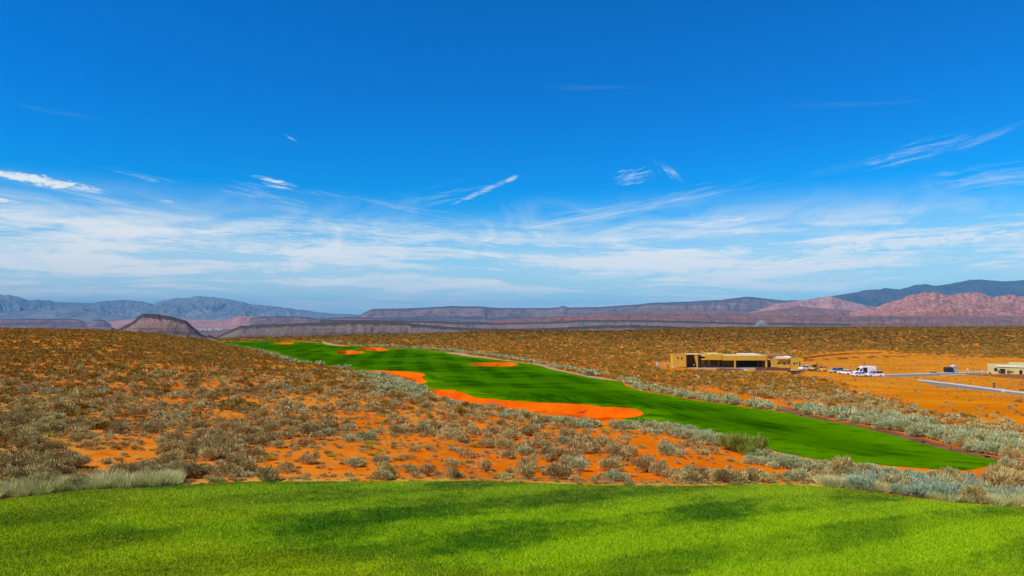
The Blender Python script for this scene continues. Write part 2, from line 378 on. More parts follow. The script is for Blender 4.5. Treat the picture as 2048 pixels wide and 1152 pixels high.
# ------------------------------------------------------------------ ground materials
def mat_sand():
    m, t, b = new_mat('orange_sand'); g = t.add('ShaderNodeNewGeometry').outputs['Position']
    n1 = t.noise(g, 0.09, 5); n2 = t.noise(g, 0.9, 6, 0.6); n3 = t.noise(g, 9.0, 4, 0.7)
    c = t.mix(t.smooth(n1, 0.35, 0.65), (0.62, 0.125, 0.001), (0.70, 0.165, 0.004))
    c = t.mix(t.m('MULTIPLY', t.smooth(n2, 0.56, 0.72), 0.45), c, (0.78, 0.25, 0.045))
    c = t.mix(t.m('MULTIPLY', t.smooth(n2, 0.46, 0.34), 0.35), c, (0.44, 0.075, 0.005))
    s = sepc(t, attr(t, 'cover', 'Color'))
    # golden dirt of the cleared lots, dry grass litter, dark red strips along the berms
    c = t.mix(s[0], c, t.mix(t.smooth(n1, 0.4, 0.6), (0.56, 0.160, 0.001), (0.66, 0.215, 0.004)))
    c = t.mix(t.m('MULTIPLY', s[1], t.smooth(n2, 0.34, 0.6)), c, t.mix(n3, (0.40, 0.24, 0.03), (0.60, 0.40, 0.09)))
    c = t.mix(s[2], c, (0.20, 0.05, 0.012))
    # litter of twigs and pebbles
    v = t.add('ShaderNodeTexVoronoi'); t.l.new(g, v.inputs['Vector']); v.inputs['Scale'].default_value = 5.0
    lit = t.m('MULTIPLY', t.smooth(v.outputs['Distance'], 0.22, 0.08), t.smooth(n2, 0.42, 0.62))
    c = t.mix(t.m('MULTIPLY', lit, 0.6), c, (0.25, 0.13, 0.05))
    t.l.new(c, b.inputs['Base Color']); b.inputs['Roughness'].default_value = 0.95
    bump(t, b, t.m('ADD', n2, t.m('MULTIPLY', n3, 0.3)), 0.6, 0.12)
    return m
def mat_bunker():
    m, t, b = new_mat('raked_bunker_sand'); g = t.add('ShaderNodeNewGeometry').outputs['Position']
    n1 = t.noise(g, 0.16, 4); n2 = t.noise(g, 3.0, 5)
    c = t.mix(t.smooth(n1, 0.35, 0.65), (0.60, 0.070, 0.001), (0.74, 0.135, 0.002))
    c = t.mix(t.m('MULTIPLY', t.smooth(n2, 0.5, 0.8), 0.3), c, (0.84, 0.24, 0.035))
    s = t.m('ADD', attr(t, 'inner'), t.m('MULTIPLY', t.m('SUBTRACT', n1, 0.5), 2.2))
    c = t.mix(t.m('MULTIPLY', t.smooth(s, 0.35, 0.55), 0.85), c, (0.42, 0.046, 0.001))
    t.l.new(c, b.inputs['Base Color']); b.inputs['Roughness'].default_value = 0.95
    bump(t, b, n2, 0.6, 0.06)
    return m
def mat_fairway():
    m, t, b = new_mat('mown_fairway'); g = t.add('ShaderNodeNewGeometry').outputs['Position']
    def stripes(ang, period, ph):
        v = t.mapping(g, rot=(0, 0, R(ang))); s = t.add('ShaderNodeSeparateXYZ'); t.l.new(v, s.inputs[0])
        wob = t.m('MULTIPLY', t.noise(g, 0.03, 2), 6.0)
        return t.smooth(t.m('SINE', t.m('MULTIPLY', t.m('ADD', t.m('ADD', s.outputs[0], wob), ph), 2*math.pi/period)), -0.45, 0.45)
    s1 = stripes(-8, 7.2, 0.0); s2 = stripes(52, 8.4, 1.0)
    n1 = t.noise(g, 0.05, 4); n2 = t.noise(g, 0.6, 6, 0.65); n3 = t.noise(g, 14.0, 3)
    s3 = stripes(-14, 1.9, 0.4); sy = t.add('ShaderNodeSeparateXYZ'); t.l.new(g, sy.inputs[0])
    long_ = t.noise(t.mapping(g, rot=(0, 0, R(-12)), scale=(0.9, 0.05, 1)), 1.0, 4, 0.6)
    nearf = t.smooth(sy.outputs[1], 120.0, 70.0)
    st = t.m('ADD', t.m('MULTIPLY', s1, 0.5), t.m('MULTIPLY', s2, 0.4))
    st2 = t.m('ADD', t.m('MULTIPLY', s3, 0.3), t.m('MULTIPLY', t.smooth(long_, 0.38, 0.62), 0.7))
    st = t.m('ADD', t.m('MULTIPLY', st, t.m('SUBTRACT', 1.0, nearf)), t.m('MULTIPLY', st2, nearf))
    c = t.mix(st, (0.010, 0.056, 0.0), (0.040, 0.140, 0.0))
    c = t.mix(t.m('MULTIPLY', t.smooth(n1, 0.47, 0.62), 0.6), c, (0.065, 0.185, 0.0))
    c = t.mix(t.m('MULTIPLY', t.smooth(n2, 0.5, 0.75), 0.45), c, (0.06, 0.18, 0.0))
    c = t.mix(t.m('MULTIPLY', t.smooth(n2, 0.5, 0.3), 0.3), c, (0.008, 0.045, 0.0))
    c = t.mix(t.m('MULTIPLY', t.m('MULTIPLY', attr(t, 'edge'), t.smooth(n2, 0.3, 0.55)), 0.8), c, (0.13, 0.30, 0.0))
    t.l.new(c, b.inputs['Base Color']); b.inputs['Roughness'].default_value = 1.0; b.inputs['Specular IOR Level'].default_value = 0.0
    bump(t, b, t.m('ADD', n2, n3), 0.35, 0.06)
    return m
def lawn_colour(t, g):
    """mottling of the tee turf, shared by the sward and its blades"""
    n1 = t.noise(t.mapping(g, scale=(0.13, 0.27, 0.2), rot=(0, 0, R(-32))), 1.0, 4, 0.55, 0.6)
    n0 = t.noise(t.mapping(g, scale=(0.05, 0.11, 0.1)), 1.0, 2)
    n2 = t.noise(g, 2.2, 5, 0.65)
    f = t.smooth(t.m('ADD', t.m('MULTIPLY', n1, 0.8), t.m('MULTIPLY', n2, 0.2)), 0.41, 0.59)
    def band(ang, period):
        s_ = t.add('ShaderNodeSeparateXYZ'); t.l.new(t.mapping(g, rot=(0, 0, R(ang))), s_.inputs[0])
        return t.smooth(t.m('SINE', t.m('MULTIPLY', t.m('ADD', s_.outputs[0], t.m('MULTIPLY', n0, 5.0)), 2*math.pi/period)), -0.5, 0.5)
    mow = t.m('ADD', t.m('MULTIPLY', band(66, 3.6), 0.6), t.m('MULTIPLY', band(24, 4.6), 0.4))
    f = t.smooth(t.m('ADD', t.m('ADD', t.m('MULTIPLY', f, 0.32), t.m('MULTIPLY', mow, 0.46)), t.m('MULTIPLY', n2, 0.44)), 0.22, 0.98)
    c = t.mix(f, (0.050, 0.165, 0.0), (0.36, 0.57, 0.0))
    c = t.mix(t.m('MULTIPLY', t.smooth(n0, 0.5, 0.62), 0.5), c, (0.46, 0.50, 0.0))
    s = t.add('ShaderNodeSeparateXYZ'); t.l.new(g, s.inputs[0])
    far = t.m('MULTIPLY', t.smooth(s.outputs[1], 20.5, 25.5), t.smooth(n2, 0.3, 0.6))
    c = t.mix(t.m('MULTIPLY', far, 0.45), c, (0.34, 0.36, 0.03))
    return c, n2
def mat_lawn():
    m, t, b = new_mat('tee_turf'); g = t.add('ShaderNodeNewGeometry').outputs['Position']
    c, n2 = lawn_colour(t, g)
    n3 = t.noise(g, 30.0, 4, 0.7)
    c = t.mix(t.smooth(n3, 0.35, 0.65, 0.55, 0.0), c, (0.02, 0.08, 0.002))
    t.l.new(c, b.inputs['Base Color']); b.inputs['Roughness'].default_value = 0.95; b.inputs['Specular IOR Level'].default_value = 0.05
    bump(t, b, n3, 0.8, 0.05)
    return m
def mat_path():
    m, t, b = new_mat('path_surface'); g = t.add('ShaderNodeNewGeometry').outputs['Position']
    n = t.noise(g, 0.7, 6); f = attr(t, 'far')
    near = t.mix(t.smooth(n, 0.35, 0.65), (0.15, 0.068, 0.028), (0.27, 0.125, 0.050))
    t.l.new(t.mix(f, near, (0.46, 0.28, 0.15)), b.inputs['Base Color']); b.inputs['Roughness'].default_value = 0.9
    return m
def mat_asphalt():
    m, t, b = new_mat('road_asphalt'); g = t.add('ShaderNodeNewGeometry').outputs['Position']
    n = t.noise(g, 0.5, 6)
    t.l.new(t.mix(n, (0.17, 0.16, 0.14), (0.26, 0.24, 0.20)), b.inputs['Base Color'])
    return m
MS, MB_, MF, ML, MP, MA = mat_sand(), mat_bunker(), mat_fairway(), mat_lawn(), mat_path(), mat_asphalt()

# ------------------------------------------------------------------ terrain sheets on one shared fan-shaped net
def build_land():
    u = np.concatenate([np.linspace(-1.25, -0.80, 46)[:-1], np.arange(-0.80, 0.8001, 0.0009), np.linspace(0.80, 1.25, 46)[1:]])
    lY = np.concatenate([np.arange(math.log(4.0), math.log(30.0), 0.009), np.arange(math.log(30.0), math.log(1000.0), 0.0075), np.linspace(math.log(1000.0), math.log(2500.0), 40)])
    U, L = np.meshgrid(u, lY, indexing='ij'); Y = np.exp(L); X = U*Y
    def fields(X, Y):
        D = {'lawn': sdist(tee_poly, X, Y, 20)}
        bb = np.full(X.shape, 1e3)
        for k, (P, dp) in bunkers.items(): bb = np.minimum(bb, sdist(P, X, Y))
        D['bunker'] = bb; D['fair'] = sdist(fair_poly, X, Y)
        pp = np.full(X.shape, 1e3)
        for P in paths: pp = np.minimum(pp, sdist(P, X, Y, 10))
        D['path'] = pp; D['road'] = np.minimum(sdist(ROAD_A, X, Y, 10), sdist(ROAD_B, X, Y, 10))
        return D
    D = fields(X, Y)
    # slide net points along their ray onto the outlines so edges are clean
    lock = np.zeros(X.shape, bool)
    for k in ('bunker', 'lawn', 'path', 'road', 'fair'):
        s = D[k]; a = s[:, :-1]; c = s[:, 1:]
        cr = (a*c < 0) & (np.abs(a) < 50) & (np.abs(c) < 50)
        i, j = np.nonzero(cr); t = a[i, j]/(a[i, j]-c[i, j])
        Yn = np.exp(L[i, j]*(1-t)+L[i, j+1]*t)
        jj = np.where(t < 0.5, j, j+1); ok = ~lock[i, jj]
        i, jj, Yn = i[ok], jj[ok], Yn[ok]; Y[i, jj] = Yn; lock[i, jj] = True
    X = U*Y
    Z = land_z(X, Y)
    Xc = (X[:-1, :-1]+X[1:, 1:]+X[:-1, 1:]+X[1:, :-1])/4; Yc = (Y[:-1, :-1]+Y[1:, 1:]+Y[:-1, 1:]+Y[1:, :-1])/4
    Dc = fields(Xc, Yc)
    cls = np.zeros(Xc.shape, int)
    cls[Dc['path'] < 0] = 4; cls[Dc['road'] < 0] = 5
    cls[(Dc['fair'] < 0) & (cls == 0)] = 2; cls[Dc['bunker'] < 0] = 3; cls[Dc['lawn'] < 0] = 1
    nx, ny = X.shape; idx = np.arange(nx*ny).reshape(nx, ny)
    quads = np.stack([idx[:-1, :-1], idx[1:, :-1], idx[1:, 1:], idx[:-1, 1:]], -1)
    V = np.stack([X, Y, Z], -1).reshape(-1, 3)
    gold = sstep(6, -6, sdist(BARE, X, Y, 40))
    gold = np.maximum(gold, 0.65*sstep(0.05, 0.3, X/Y)*sstep(60, 140, Y)); gold = np.maximum(gold, 0.8*sstep(70, 200, Y)*sstep(.25,.55,fbm(X/14, Y/14, 3, 61)))
    dry_l = 0.55*sstep(.35, .62, fbm(X/4.0, Y/6.0, 3, 83))*sstep(0.15, -0.15, X/Y)*sstep(30, 50, Y)
    dry = sstep(1.5, -4, sdist(OCHRE, X, Y, 20))
    dry = np.maximum(dry, dry_l)
    dry = np.maximum(dry, 0.35*sstep(0.1, -0.5, X/Y)*sstep(80, 30, Y)); dry = np.maximum(dry, 0.25*sstep(60, 200, Y))
    dry = np.maximum(dry, 0.9*sstep(1.3, 0.2, np.abs(D['lawn']-0.3)))
    bankc = np.zeros(X.shape)
    for B in BERMS[:2]:
        ln = ldist([(p[0]+0.2, p[1]-1.2) for p in B], X, Y); bankc = np.maximum(bankc, sstep(1.3, 0.5, ln)*sstep(0.25, 0.5, vnoise(X/7, Y/7, 3)))
    cover = np.stack([gold, dry, bankc], -1).reshape(-1, 3)
    edge = sstep(7, 0.5, np.abs(D['fair']))*0.7 + 0.8*sstep(5, 0.5, D['bunker'])*(fbm(X/3, Y/3, 3, 8) > .45); edge = np.clip(edge, 0, 1).ravel()
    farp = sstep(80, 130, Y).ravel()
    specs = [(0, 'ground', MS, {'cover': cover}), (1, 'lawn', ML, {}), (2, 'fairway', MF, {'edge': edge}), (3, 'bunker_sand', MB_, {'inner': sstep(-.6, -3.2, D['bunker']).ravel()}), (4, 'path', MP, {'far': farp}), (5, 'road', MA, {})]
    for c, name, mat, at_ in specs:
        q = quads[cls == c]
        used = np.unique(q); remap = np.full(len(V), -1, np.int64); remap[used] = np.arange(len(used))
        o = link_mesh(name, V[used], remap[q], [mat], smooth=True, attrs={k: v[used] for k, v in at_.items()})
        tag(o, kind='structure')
    # lawn behind and beside the camera
    q = link_mesh('lawn', [(-60, -70, TEEZ-.12), (60, -70, TEEZ-.12), (60, 4.1, TEEZ-.12), (-60, 4.1, TEEZ-.12)], [(0, 1, 2, 3)], [ML]); tag(q, kind='structure')
build_land()
# ------------------------------------------------------------------ plants
def mat_plant(name, a, b_, c_, stemcol=None):
    """leaves between colours a and b_ from plant to plant, each leaf a little off, pale ones of colour c_ painting in lit tips"""
    m, t, b = new_mat(name); s = sepc(t, attr(t, 'tint', 'Color')); oi = t.add('ShaderNodeObjectInfo').outputs['Random']
    f = t.m('FRACT', t.m('ADD', s[0], oi))
    c = t.mix(f, a, b_)
    c = t.mix(t.m('MULTIPLY', t.smooth(s[1], 0.60, 0.85), 0.85), c, c_)  # pale leaves put the sunlit tips into the colour
    c = t.mix(t.smooth(s[1], 0.5, 0.1, 0.0, 0.75), c, tuple(v*0.45 for v in a))  # darker leaves paint in some of the shade inside the plant
    t.l.new(c, b.inputs['Base Color']); b.inputs['Roughness'].default_value = 0.9; b.inputs['Specular IOR Level'].default_value = 0.0
    return m
M_SAGE = mat_plant('grey_brown_shrub_leaf', (0.38, 0.250, 0.085), (0.58, 0.445, 0.150), (0.86, 0.69, 0.29))
M_SCRUB = mat_plant('far_scrub_leaf', (0.28, 0.145, 0.018), (0.42, 0.26, 0.045), (0.62, 0.42, 0.09))
M_BLUE = mat_plant('silver_sage_leaf', (0.36, 0.38, 0.16), (0.52, 0.52, 0.24), (0.74, 0.70, 0.36))
M_TEAL = mat_plant('blue_sage_leaf', (0.30, 0.40, 0.25), (0.42, 0.50, 0.32), (0.56, 0.60, 0.38))
M_GOLD = mat_plant('golden_grass', (0.60, 0.42, 0.02), (0.48, 0.40, 0.03), (0.78, 0.60, 0.12))
M_PALE = mat_plant('pale_feather_grass', (0.66, 0.60, 0.20), (0.82, 0.74, 0.32), (0.88, 0.80, 0.42))
M_GREEN = mat_plant('green_creosote_leaf', (0.20, 0.25, 0.03), (0.32, 0.36, 0.05), (0.52, 0.50, 0.12))
M_BRUSH = mat_plant('dark_brush_leaf', (0.105, 0.070, 0.010), (0.160, 0.110, 0.020), (0.24, 0.17, 0.04))
M_STEM = flat('shrub_wood', (0.16, 0.10, 0.055), 0.9, vary=0.3, scale=20)
M_GRASSY = mat_plant('dry_clump_grass', (0.38, 0.27, 0.06), (0.46, 0.36, 0.11), (0.62, 0.50, 0.22))

def rot_from(dirs, r):
    """orthonormal frame (n,3) with given long axes and random twist"""
    d = dirs/np.linalg.norm(dirs, axis=1)[:, None]
    a = r.normal(size=d.shape); s = np.cross(d, a); s /= np.linalg.norm(s, axis=1)[:, None]+1e-9
    return d, s
def leaf_faces(pos, dirs, L, Wd, r, tri=False):
    d, s = rot_from(dirs, r); n = len(pos)
    L = np.broadcast_to(L, (n,))[:, None]; Wd = np.broadcast_to(Wd, (n,))[:, None]
    a = pos - s*Wd*0.35; b = pos + s*Wd*0.35; c = pos + d*L*0.62 + s*Wd*0.5; e = pos + d*L*0.62 - s*Wd*0.5; tip = pos + d*L
    if tri:
        V = np.stack([pos-s*Wd*0.5, pos+s*Wd*0.5, tip], 1).reshape(-1, 3); k = 3
    else:
        V = np.stack([a, b, tip+s*Wd*0.12, tip-s*Wd*0.12], 1); V[:, 2] = c*0.5+tip*0.5+s*Wd*0.1; V[:, 3] = e*0.5+tip*0.5-s*Wd*0.1
        V = V.reshape(-1, 3); k = 4
    Fc = np.arange(n*k).reshape(n, k)
    return V, Fc
def dome_shrub(seed, n, clumps, L, Wd, flatz=0.62, tri=False, loose=0.35):
    """a mounded shrub 1 unit in radius made of many leaf sprigs standing out of rounded clumps"""
    r = np.random.default_rng(seed)
    th = r.uniform(0, 2*math.pi, clumps); rr = np.sqrt(r.uniform(0, 1, clumps))*0.72; cz = r.uniform(0.12, 0.62, clumps)*(1-rr*0.45)
    cx, cy = rr*np.cos(th), rr*np.sin(th)*r.uniform(.75, 1); cr = r.uniform(0.24, 0.42, clumps)
    k = r.integers(0, clumps, n); v = r.normal(size=(n, 3)); v[:, 2] = np.abs(v[:, 2])*0.95-0.15; v /= np.linalg.norm(v, axis=1)[:, None]
    q = (1-r.uniform(0, loose, n))[:, None]
    P = np.stack([cx[k], cy[k], cz[k]], 1) + v*cr[k][:, None]*q
    P[:, 2] = np.maximum(P[:, 2], 0.02)
    out = P/np.array([1, 1, 1.0]); D = v*0.8 + 0.35*out/np.linalg.norm(out, axis=1)[:, None] + np.array([0, 0, 0.45]) + r.normal(size=(n, 3))*0.33
    V, Fc = leaf_faces(P, D, L*r.uniform(.6, 1.3, n), Wd*r.uniform(.7, 1.3, n), r, tri)
    V[:, 2] *= flatz*1.35
    kk = V.shape[0]//n
    cl = r.uniform(0, 1, clumps)
    lf = np.clip(0.55*r.uniform(0, 1, n)+0.45*cl[k], 0, 1)
    T = np.zeros((n, 3)); T[:, 1] = lf
    return V, Fc, np.repeat(T, kk, 0)
def tuft(seed, n, spread, L, Wd, lean=0.5, tri=True):
    """a tuft of upright blades fanning out of one root"""
    r = np.random.default_rng(seed); th = r.uniform(0, 2*math.pi, n); rr = np.sqrt(r.uniform(0, 1, n))
    P = np.stack([rr*np.cos(th)*spread, rr*np.sin(th)*spread, np.zeros(n)], 1)
    D = np.stack([np.cos(th)*rr*lean, np.sin(th)*rr*lean, np.ones(n)], 1) + r.normal(size=(n, 3))*0.12
    V, Fc = leaf_faces(P, D, L*r.uniform(.6, 1.15, n), Wd, r, tri)
    T = np.zeros((n, 3)); T[:, 1] = r.uniform(0, 1, n)
    return V, Fc, np.repeat(T, V.shape[0]//n, 0)
def stems(seed, n, h, spread=0.5, w=0.02):
    r = np.random.default_rng(seed); V = []; Fc = []
    for i in range(n):
        th = r.uniform(0, 2*math.pi); d = np.array([math.cos(th)*spread*r.uniform(.3, 1), math.sin(th)*spread*r.uniform(.3, 1), h*r.uniform(.6, 1)])
        s = np.array([-math.sin(th), math.cos(th), 0])*w; q = np.array([math.cos(th), math.sin(th), 0])*w
        b = len(V); mid = d*0.5+np.array([0, 0, h*0.08])
        for c, f in ((np.zeros(3), 1), (mid, .7), (d, .3)): V += [c+s*f, c+q*f, c-s*f, c-q*f]
        for lv in (0, 4):
            for j in range(4): Fc.append((b+lv+j, b+lv+(j+1) % 4, b+lv+4+(j+1) % 4, b+lv+4+j))
    return np.array(V), np.array(Fc)

KEEP = poly_at([(1060,824),(1120,830),(1200,840),(1300,836),(1400,852),(1450,868),(1533,888),(1598,905),(1700,917),(1775,923),(1893,935),(1985,928),(2006,944),(1960,962),(1893,962),(1775,951),(1700,944),(1598,931),(1533,913),(1450,890),(1400,873),(1300,850),(1230,848),(1200,850),(1120,842),(1060,834)])
# --- where plants may stand
def free_mask(X, Y, road=0.5):
    ok = np.ones(X.shape, bool)
    ok &= sdist(tee_poly, X, Y, 8) > 0.12
    for P in bunkers.values(): ok &= sdist(P[0], X, Y, 8) > 0.2
    ok &= sdist(fair_poly, X, Y, 8) > 0.5
    ok &= sdist(KEEP, X, Y, 8) > 0
    for P in paths: ok &= sdist(P, X, Y, 6) > road
    ok &= sdist(trail, X, Y, 8) > 0.2
    for P in (ROAD_A, ROAD_B): ok &= sdist(P, X, Y, 8) > 1.5
    ok &= sdist(PAD, X, Y, 8) > 0.5
    ok &= ~((X > HX0-3) & (X < HX1+3) & (Y > HOUSE_Y-6) & (Y < HOUSE_Y+26))
    return ok
HX0 = img_dir(1345, 735)[0]*HOUSE_Y; HX1 = img_dir(1601, 735)[0]*HOUSE_Y
def scatter(y0, y1, dens, umax=0.80):
    n = int(umax*(y1*y1-y0*y0)*dens)
    Y = np.sqrt(rng.uniform(y0*y0, y1*y1, n)); U = rng.uniform(-umax, umax, n)
    return U*Y, Y
def line_scatter(pts, n, spread):
    P = poly_at(pts); seg = np.linalg.norm(np.diff(P, axis=0), axis=1); cs = np.concatenate([[0], np.cumsum(seg)])
    s = rng.uniform(0, cs[-1], n); X = np.interp(s, cs, P[:, 0]); Y = np.interp(s, cs, P[:, 1])
    return X+rng.normal(0, spread, n), Y+rng.normal(0, spread, n)

def gather():
    A = {}   # kind -> arrays X, Y, radius, height factor
    # grey brown sage scrub everywhere
    parts = []
    for (y0, y1, dens, r0, r1) in ((20, 75, 1.4, .20, .70), (75, 150, 1.0, .30, .68), (150, 300, 0.60, .40, .80), (300, 960, 0.21, .7, 1.35)):
        X, Y = scatter(y0, y1, dens)
        q = rng.uniform(0, 1, len(X)); rad = r0+(r1-r0)*q**1.6
        p = 0.35 + 0.75*sstep(0.32, 0.62, fbm(X/7.0, Y/7.0, 3, 41))
        left = sstep(0.12, -0.35, X/Y); p = p*(0.80+0.25*left)
        sp = sdist(SPARSE, X, Y, 10); ins = sstep(1.5, -1.5, sp); p *= (1-0.60*ins); rad = rad*(1-0.25*ins)
        ba = sstep(2, -3, sdist(BARE, X, Y, 20)); p *= (1-0.93*ba); rad = rad*(1-0.5*ba)
        p *= np.where(sdist(SANDTAIL, X, Y, 10) < 0, 0.05, 1)
        rt = sstep(0.30, 0.5, X/Y)*sstep(60, 35, Y); p = p*(1+0.9*rt); rad = rad*(1+0.1*rt)
        # bare lanes of red sand in the slope below the lawn
        lane = sstep(0.54, 0.62, fbm(X/3.6, Y/5.5, 3, 57)); p *= (1-0.8*lane*sstep(140, 60, Y))
        keep = (rng.uniform(0, 1, len(X)) < p) & free_mask(X, Y)
        parts.append((X[keep], Y[keep], rad[keep]))
    A['sage'] = [np.concatenate(v) for v in zip(*parts)]
    # small grey-brown dots of young scrub between them
    X, Y = scatter(22, 130, 1.5); k = free_mask(X, Y) & (sdist(BARE, X, Y, 20) > 0) & (rng.uniform(0, 1, len(X)) < 0.7); X, Y = X[k], Y[k]
    A['seedling'] = [X, Y, rng.uniform(.08, .22, len(X))]
    X, Y = scatter(60, 330, 0.09); k = (sdist(BARE, X, Y, 20) < 0) & free_mask(X, Y); X, Y = X[k], Y[k]
    A['seedling'] = [np.concatenate([a, b]) for a, b in zip(A['seedling'], [X, Y, rng.uniform(.12, .38, len(X))])]
    # silver sage hemming the fairway
    L = []
    def ln(pts, n, sp, r0, r1):
        X, Y = line_scatter(pts, n, sp); k = free_mask(X, Y, 0.1); X, Y = X[k], Y[k]
        L.append((X, Y, rng.uniform(r0, r1, len(X))))
    ln([(425,683),(468,690),(500,695),(537,705),(571,715),(605,727)], 330, 1.6, .7, 1.3)
    ln([(395,681),(430,681),(500,681.5),(600,681.5),(650,683),(690,688)], 260, 3.0, .8, 1.3)
    ln([(612,727),(650,731),(690,735),(702,740)], 90, 1.2, .7, 1.3)
    ln([(725,747),(745,751),(765,757),(785,765),(805,773),(830,783),(850,790)], 230, 1.9, .4, .95)
    ln([(760,765),(800,785),(845,797),(880,802)], 90, 2.0, .4, .8)
    ln([(855,793),(885,800)], 40, .9, .5, .8)
    ln([(905,812),(930,812),(960,812),(985,818)], 70, .8, .35, .7)
    ln([(1020,834),(1060,834),(1075,837)], 45, .6, .35, .65)
    ln([(1082,842),(1130,843),(1165,848),(1185,853)], 75, .6, .35, .62)
    ln([(1232,854),(1260,853),(1285,855)], 45, .6, .35, .6)
    ln([(1300,856),(1330,860),(1370,872),(1400,879),(1440,890),(1475,900)], 110, .8, .40, .72)
    ln([(1545,922),(1580,930),(1640,940),(1700,947),(1780,955),(1870,963)], 100, .7, .32, .58)
    ln([(690,692.5),(760,694),(840,697.5),(900,703)], 250, 1.6, .7, 1.2)
    ln([(915,704),(980,712),(1040,720),(1085,727)], 260, 1.5, .6, 1.1)
    ln([(1092,729),(1120,735),(1160,742),(1200,748)], 120, 1.5, .5, 1.0)
    ln([(1165,749),(1195,752)], 26, .7, .9, 1.4)
    ln([(1235,760),(1256,768),(1280,777),(1330,787),(1400,799),(1470,809),(1520,815),(1556,821)], 270, 1.2, .4, 1.05)
    ln([(1590,820),(1650,830),(1720,842),(1800,858),(1880,875),(1960,893),(2060,915)], 270, 1.3, .35, 1.0)
    ln([(1960,880),(2060,905)], 90, 1.3, .5, .9)
    ln([(1980,935),(2020,930),(2080,940)], 60, .8, .5, .9)
    X, Y = scatter(24, 130, 0.035); k = free_mask(X, Y) & (sdist(BARE, X, Y, 20) > 0); L.append((X[k], Y[k], rng.uniform(.3, .65, k.sum())))
    A['silver'] = [np.concatenate(v) for v in zip(*L)]
    L = []
    ln([(1745,985),(1800,992),(1860,1002),(1940,1008),(2060,1014)], 22, .5, .35, .55)
    ln([(1880,975),(1960,975),(2060,985)], 8, .8, .4, .6)
    pass
    A['blue'] = [np.concatenate(v) for v in zip(*L)]
    # golden tufts
    X, Y = scatter(24, 120, 0.10, .7)
    p = 0.25+0.75*sstep(6, -3, sdist(SPARSE, X, Y, 20)) + 0.8*sstep(3, -3, sdist(OCHRE, X, Y, 20)); k = free_mask(X, Y) & (rng.uniform(0, 1, len(X)) < p*0.75) & (sdist(BARE, X, Y, 20) > 0)
    A['gold'] = [X[k], Y[k], rng.uniform(.16, .42, k.sum())]
    # dry clump grass: the ochre patch and the rim of the lawn
    X, Y = scatter(22, 110, 0.9); p = sstep(2, -3, sdist(OCHRE, X, Y, 20)); td = sdist(tee_poly, X, Y, 8); p = np.maximum(p, 0.35*sstep(1.6, 0.3, td)); p = np.maximum(p, 0.14 + 0.25*sstep(0, -.4, X/Y))
    k = free_mask(X, Y) & (rng.uniform(0, 1, len(X)) < p) & (sdist(BARE, X, Y, 20) > 0)
    A['clump'] = [X[k], Y[k], rng.uniform(.12, .32, k.sum())]
    L = []
    def rim(u0, u1, n, d0, d1, r0, r1):
        E = smooth_poly(tee_edge, 2, False); T = np.gradient(E, axis=0); T /= np.linalg.norm(T, axis=1)[:, None]; N = np.stack([-T[:, 1], T[:, 0]], 1)
        ue = E[:, 0]/E[:, 1]; U = rng.uniform(u0, u1, n); d = rng.uniform(d0, d1, n)
        X = np.interp(U, ue, E[:, 0]) + np.interp(U, ue, N[:, 0])*d; Y = np.interp(U, ue, E[:, 1]) + np.interp(U, ue, N[:, 1])*d
        return X, Y, rng.uniform(r0, r1, n)
    L.append(rim(-.85, -.48, 110, .15, .9, .28, .50)); L.append(rim(.44, .53, 24, .1, .5, .25, .40)); L.append(rim(.55, .85, 90, .1, .8, .20, .38))
    A['blue'] = [np.concatenate([a, b]) for a, b in zip(A['blue'], rim(.54, .85, 14, .6, 1.8, .35, .6))]
    A['sage'] = [np.concatenate([a, b, c]) for a, b, c in zip(A['sage'], rim(.25, .85, 110, .5, 3.2, .25, .50), rim(-.85, -.40, 50, .8, 3.0, .3, .6))]
    A['silver'] = [np.concatenate([a, b]) for a, b in zip(A['silver'], rim(.40, .85, 22, .5, 2.6, .3, .6))]
    A['clump'] = [np.concatenate([a, b]) for a, b in zip(A['clump'], rim(-.6, .6, 260, .0, .9, .06, .16))]
    A['pale'] = [np.concatenate(v) for v in zip(*L)]
    L = []
    ln([(1450,896),(1500,906),(1530,914)], 11, .6, .4, .66)
    ln([(1535,905),(1600,915),(1480,900)], 12, .9, .35, .5)
    A['green'] = [np.concatenate(v) for v in zip(*L)]
    L = []
    X, Y = line_scatter([(205,661),(235,663),(262,664.5),(285,668)], 34, 3.0); L.append((X, Y, rng.uniform(1.0, 1.9, len(X))))
    X, Y = line_scatter([(-200,657),(0,657.5),(60,658),(110,659),(190,662)], 60, 4.0); L.append((X, Y, rng.uniform(.5, 1.3, len(X))))
    A['brush'] = [np.concatenate(v) for v in zip(*L)]
    return A
PL = gather()

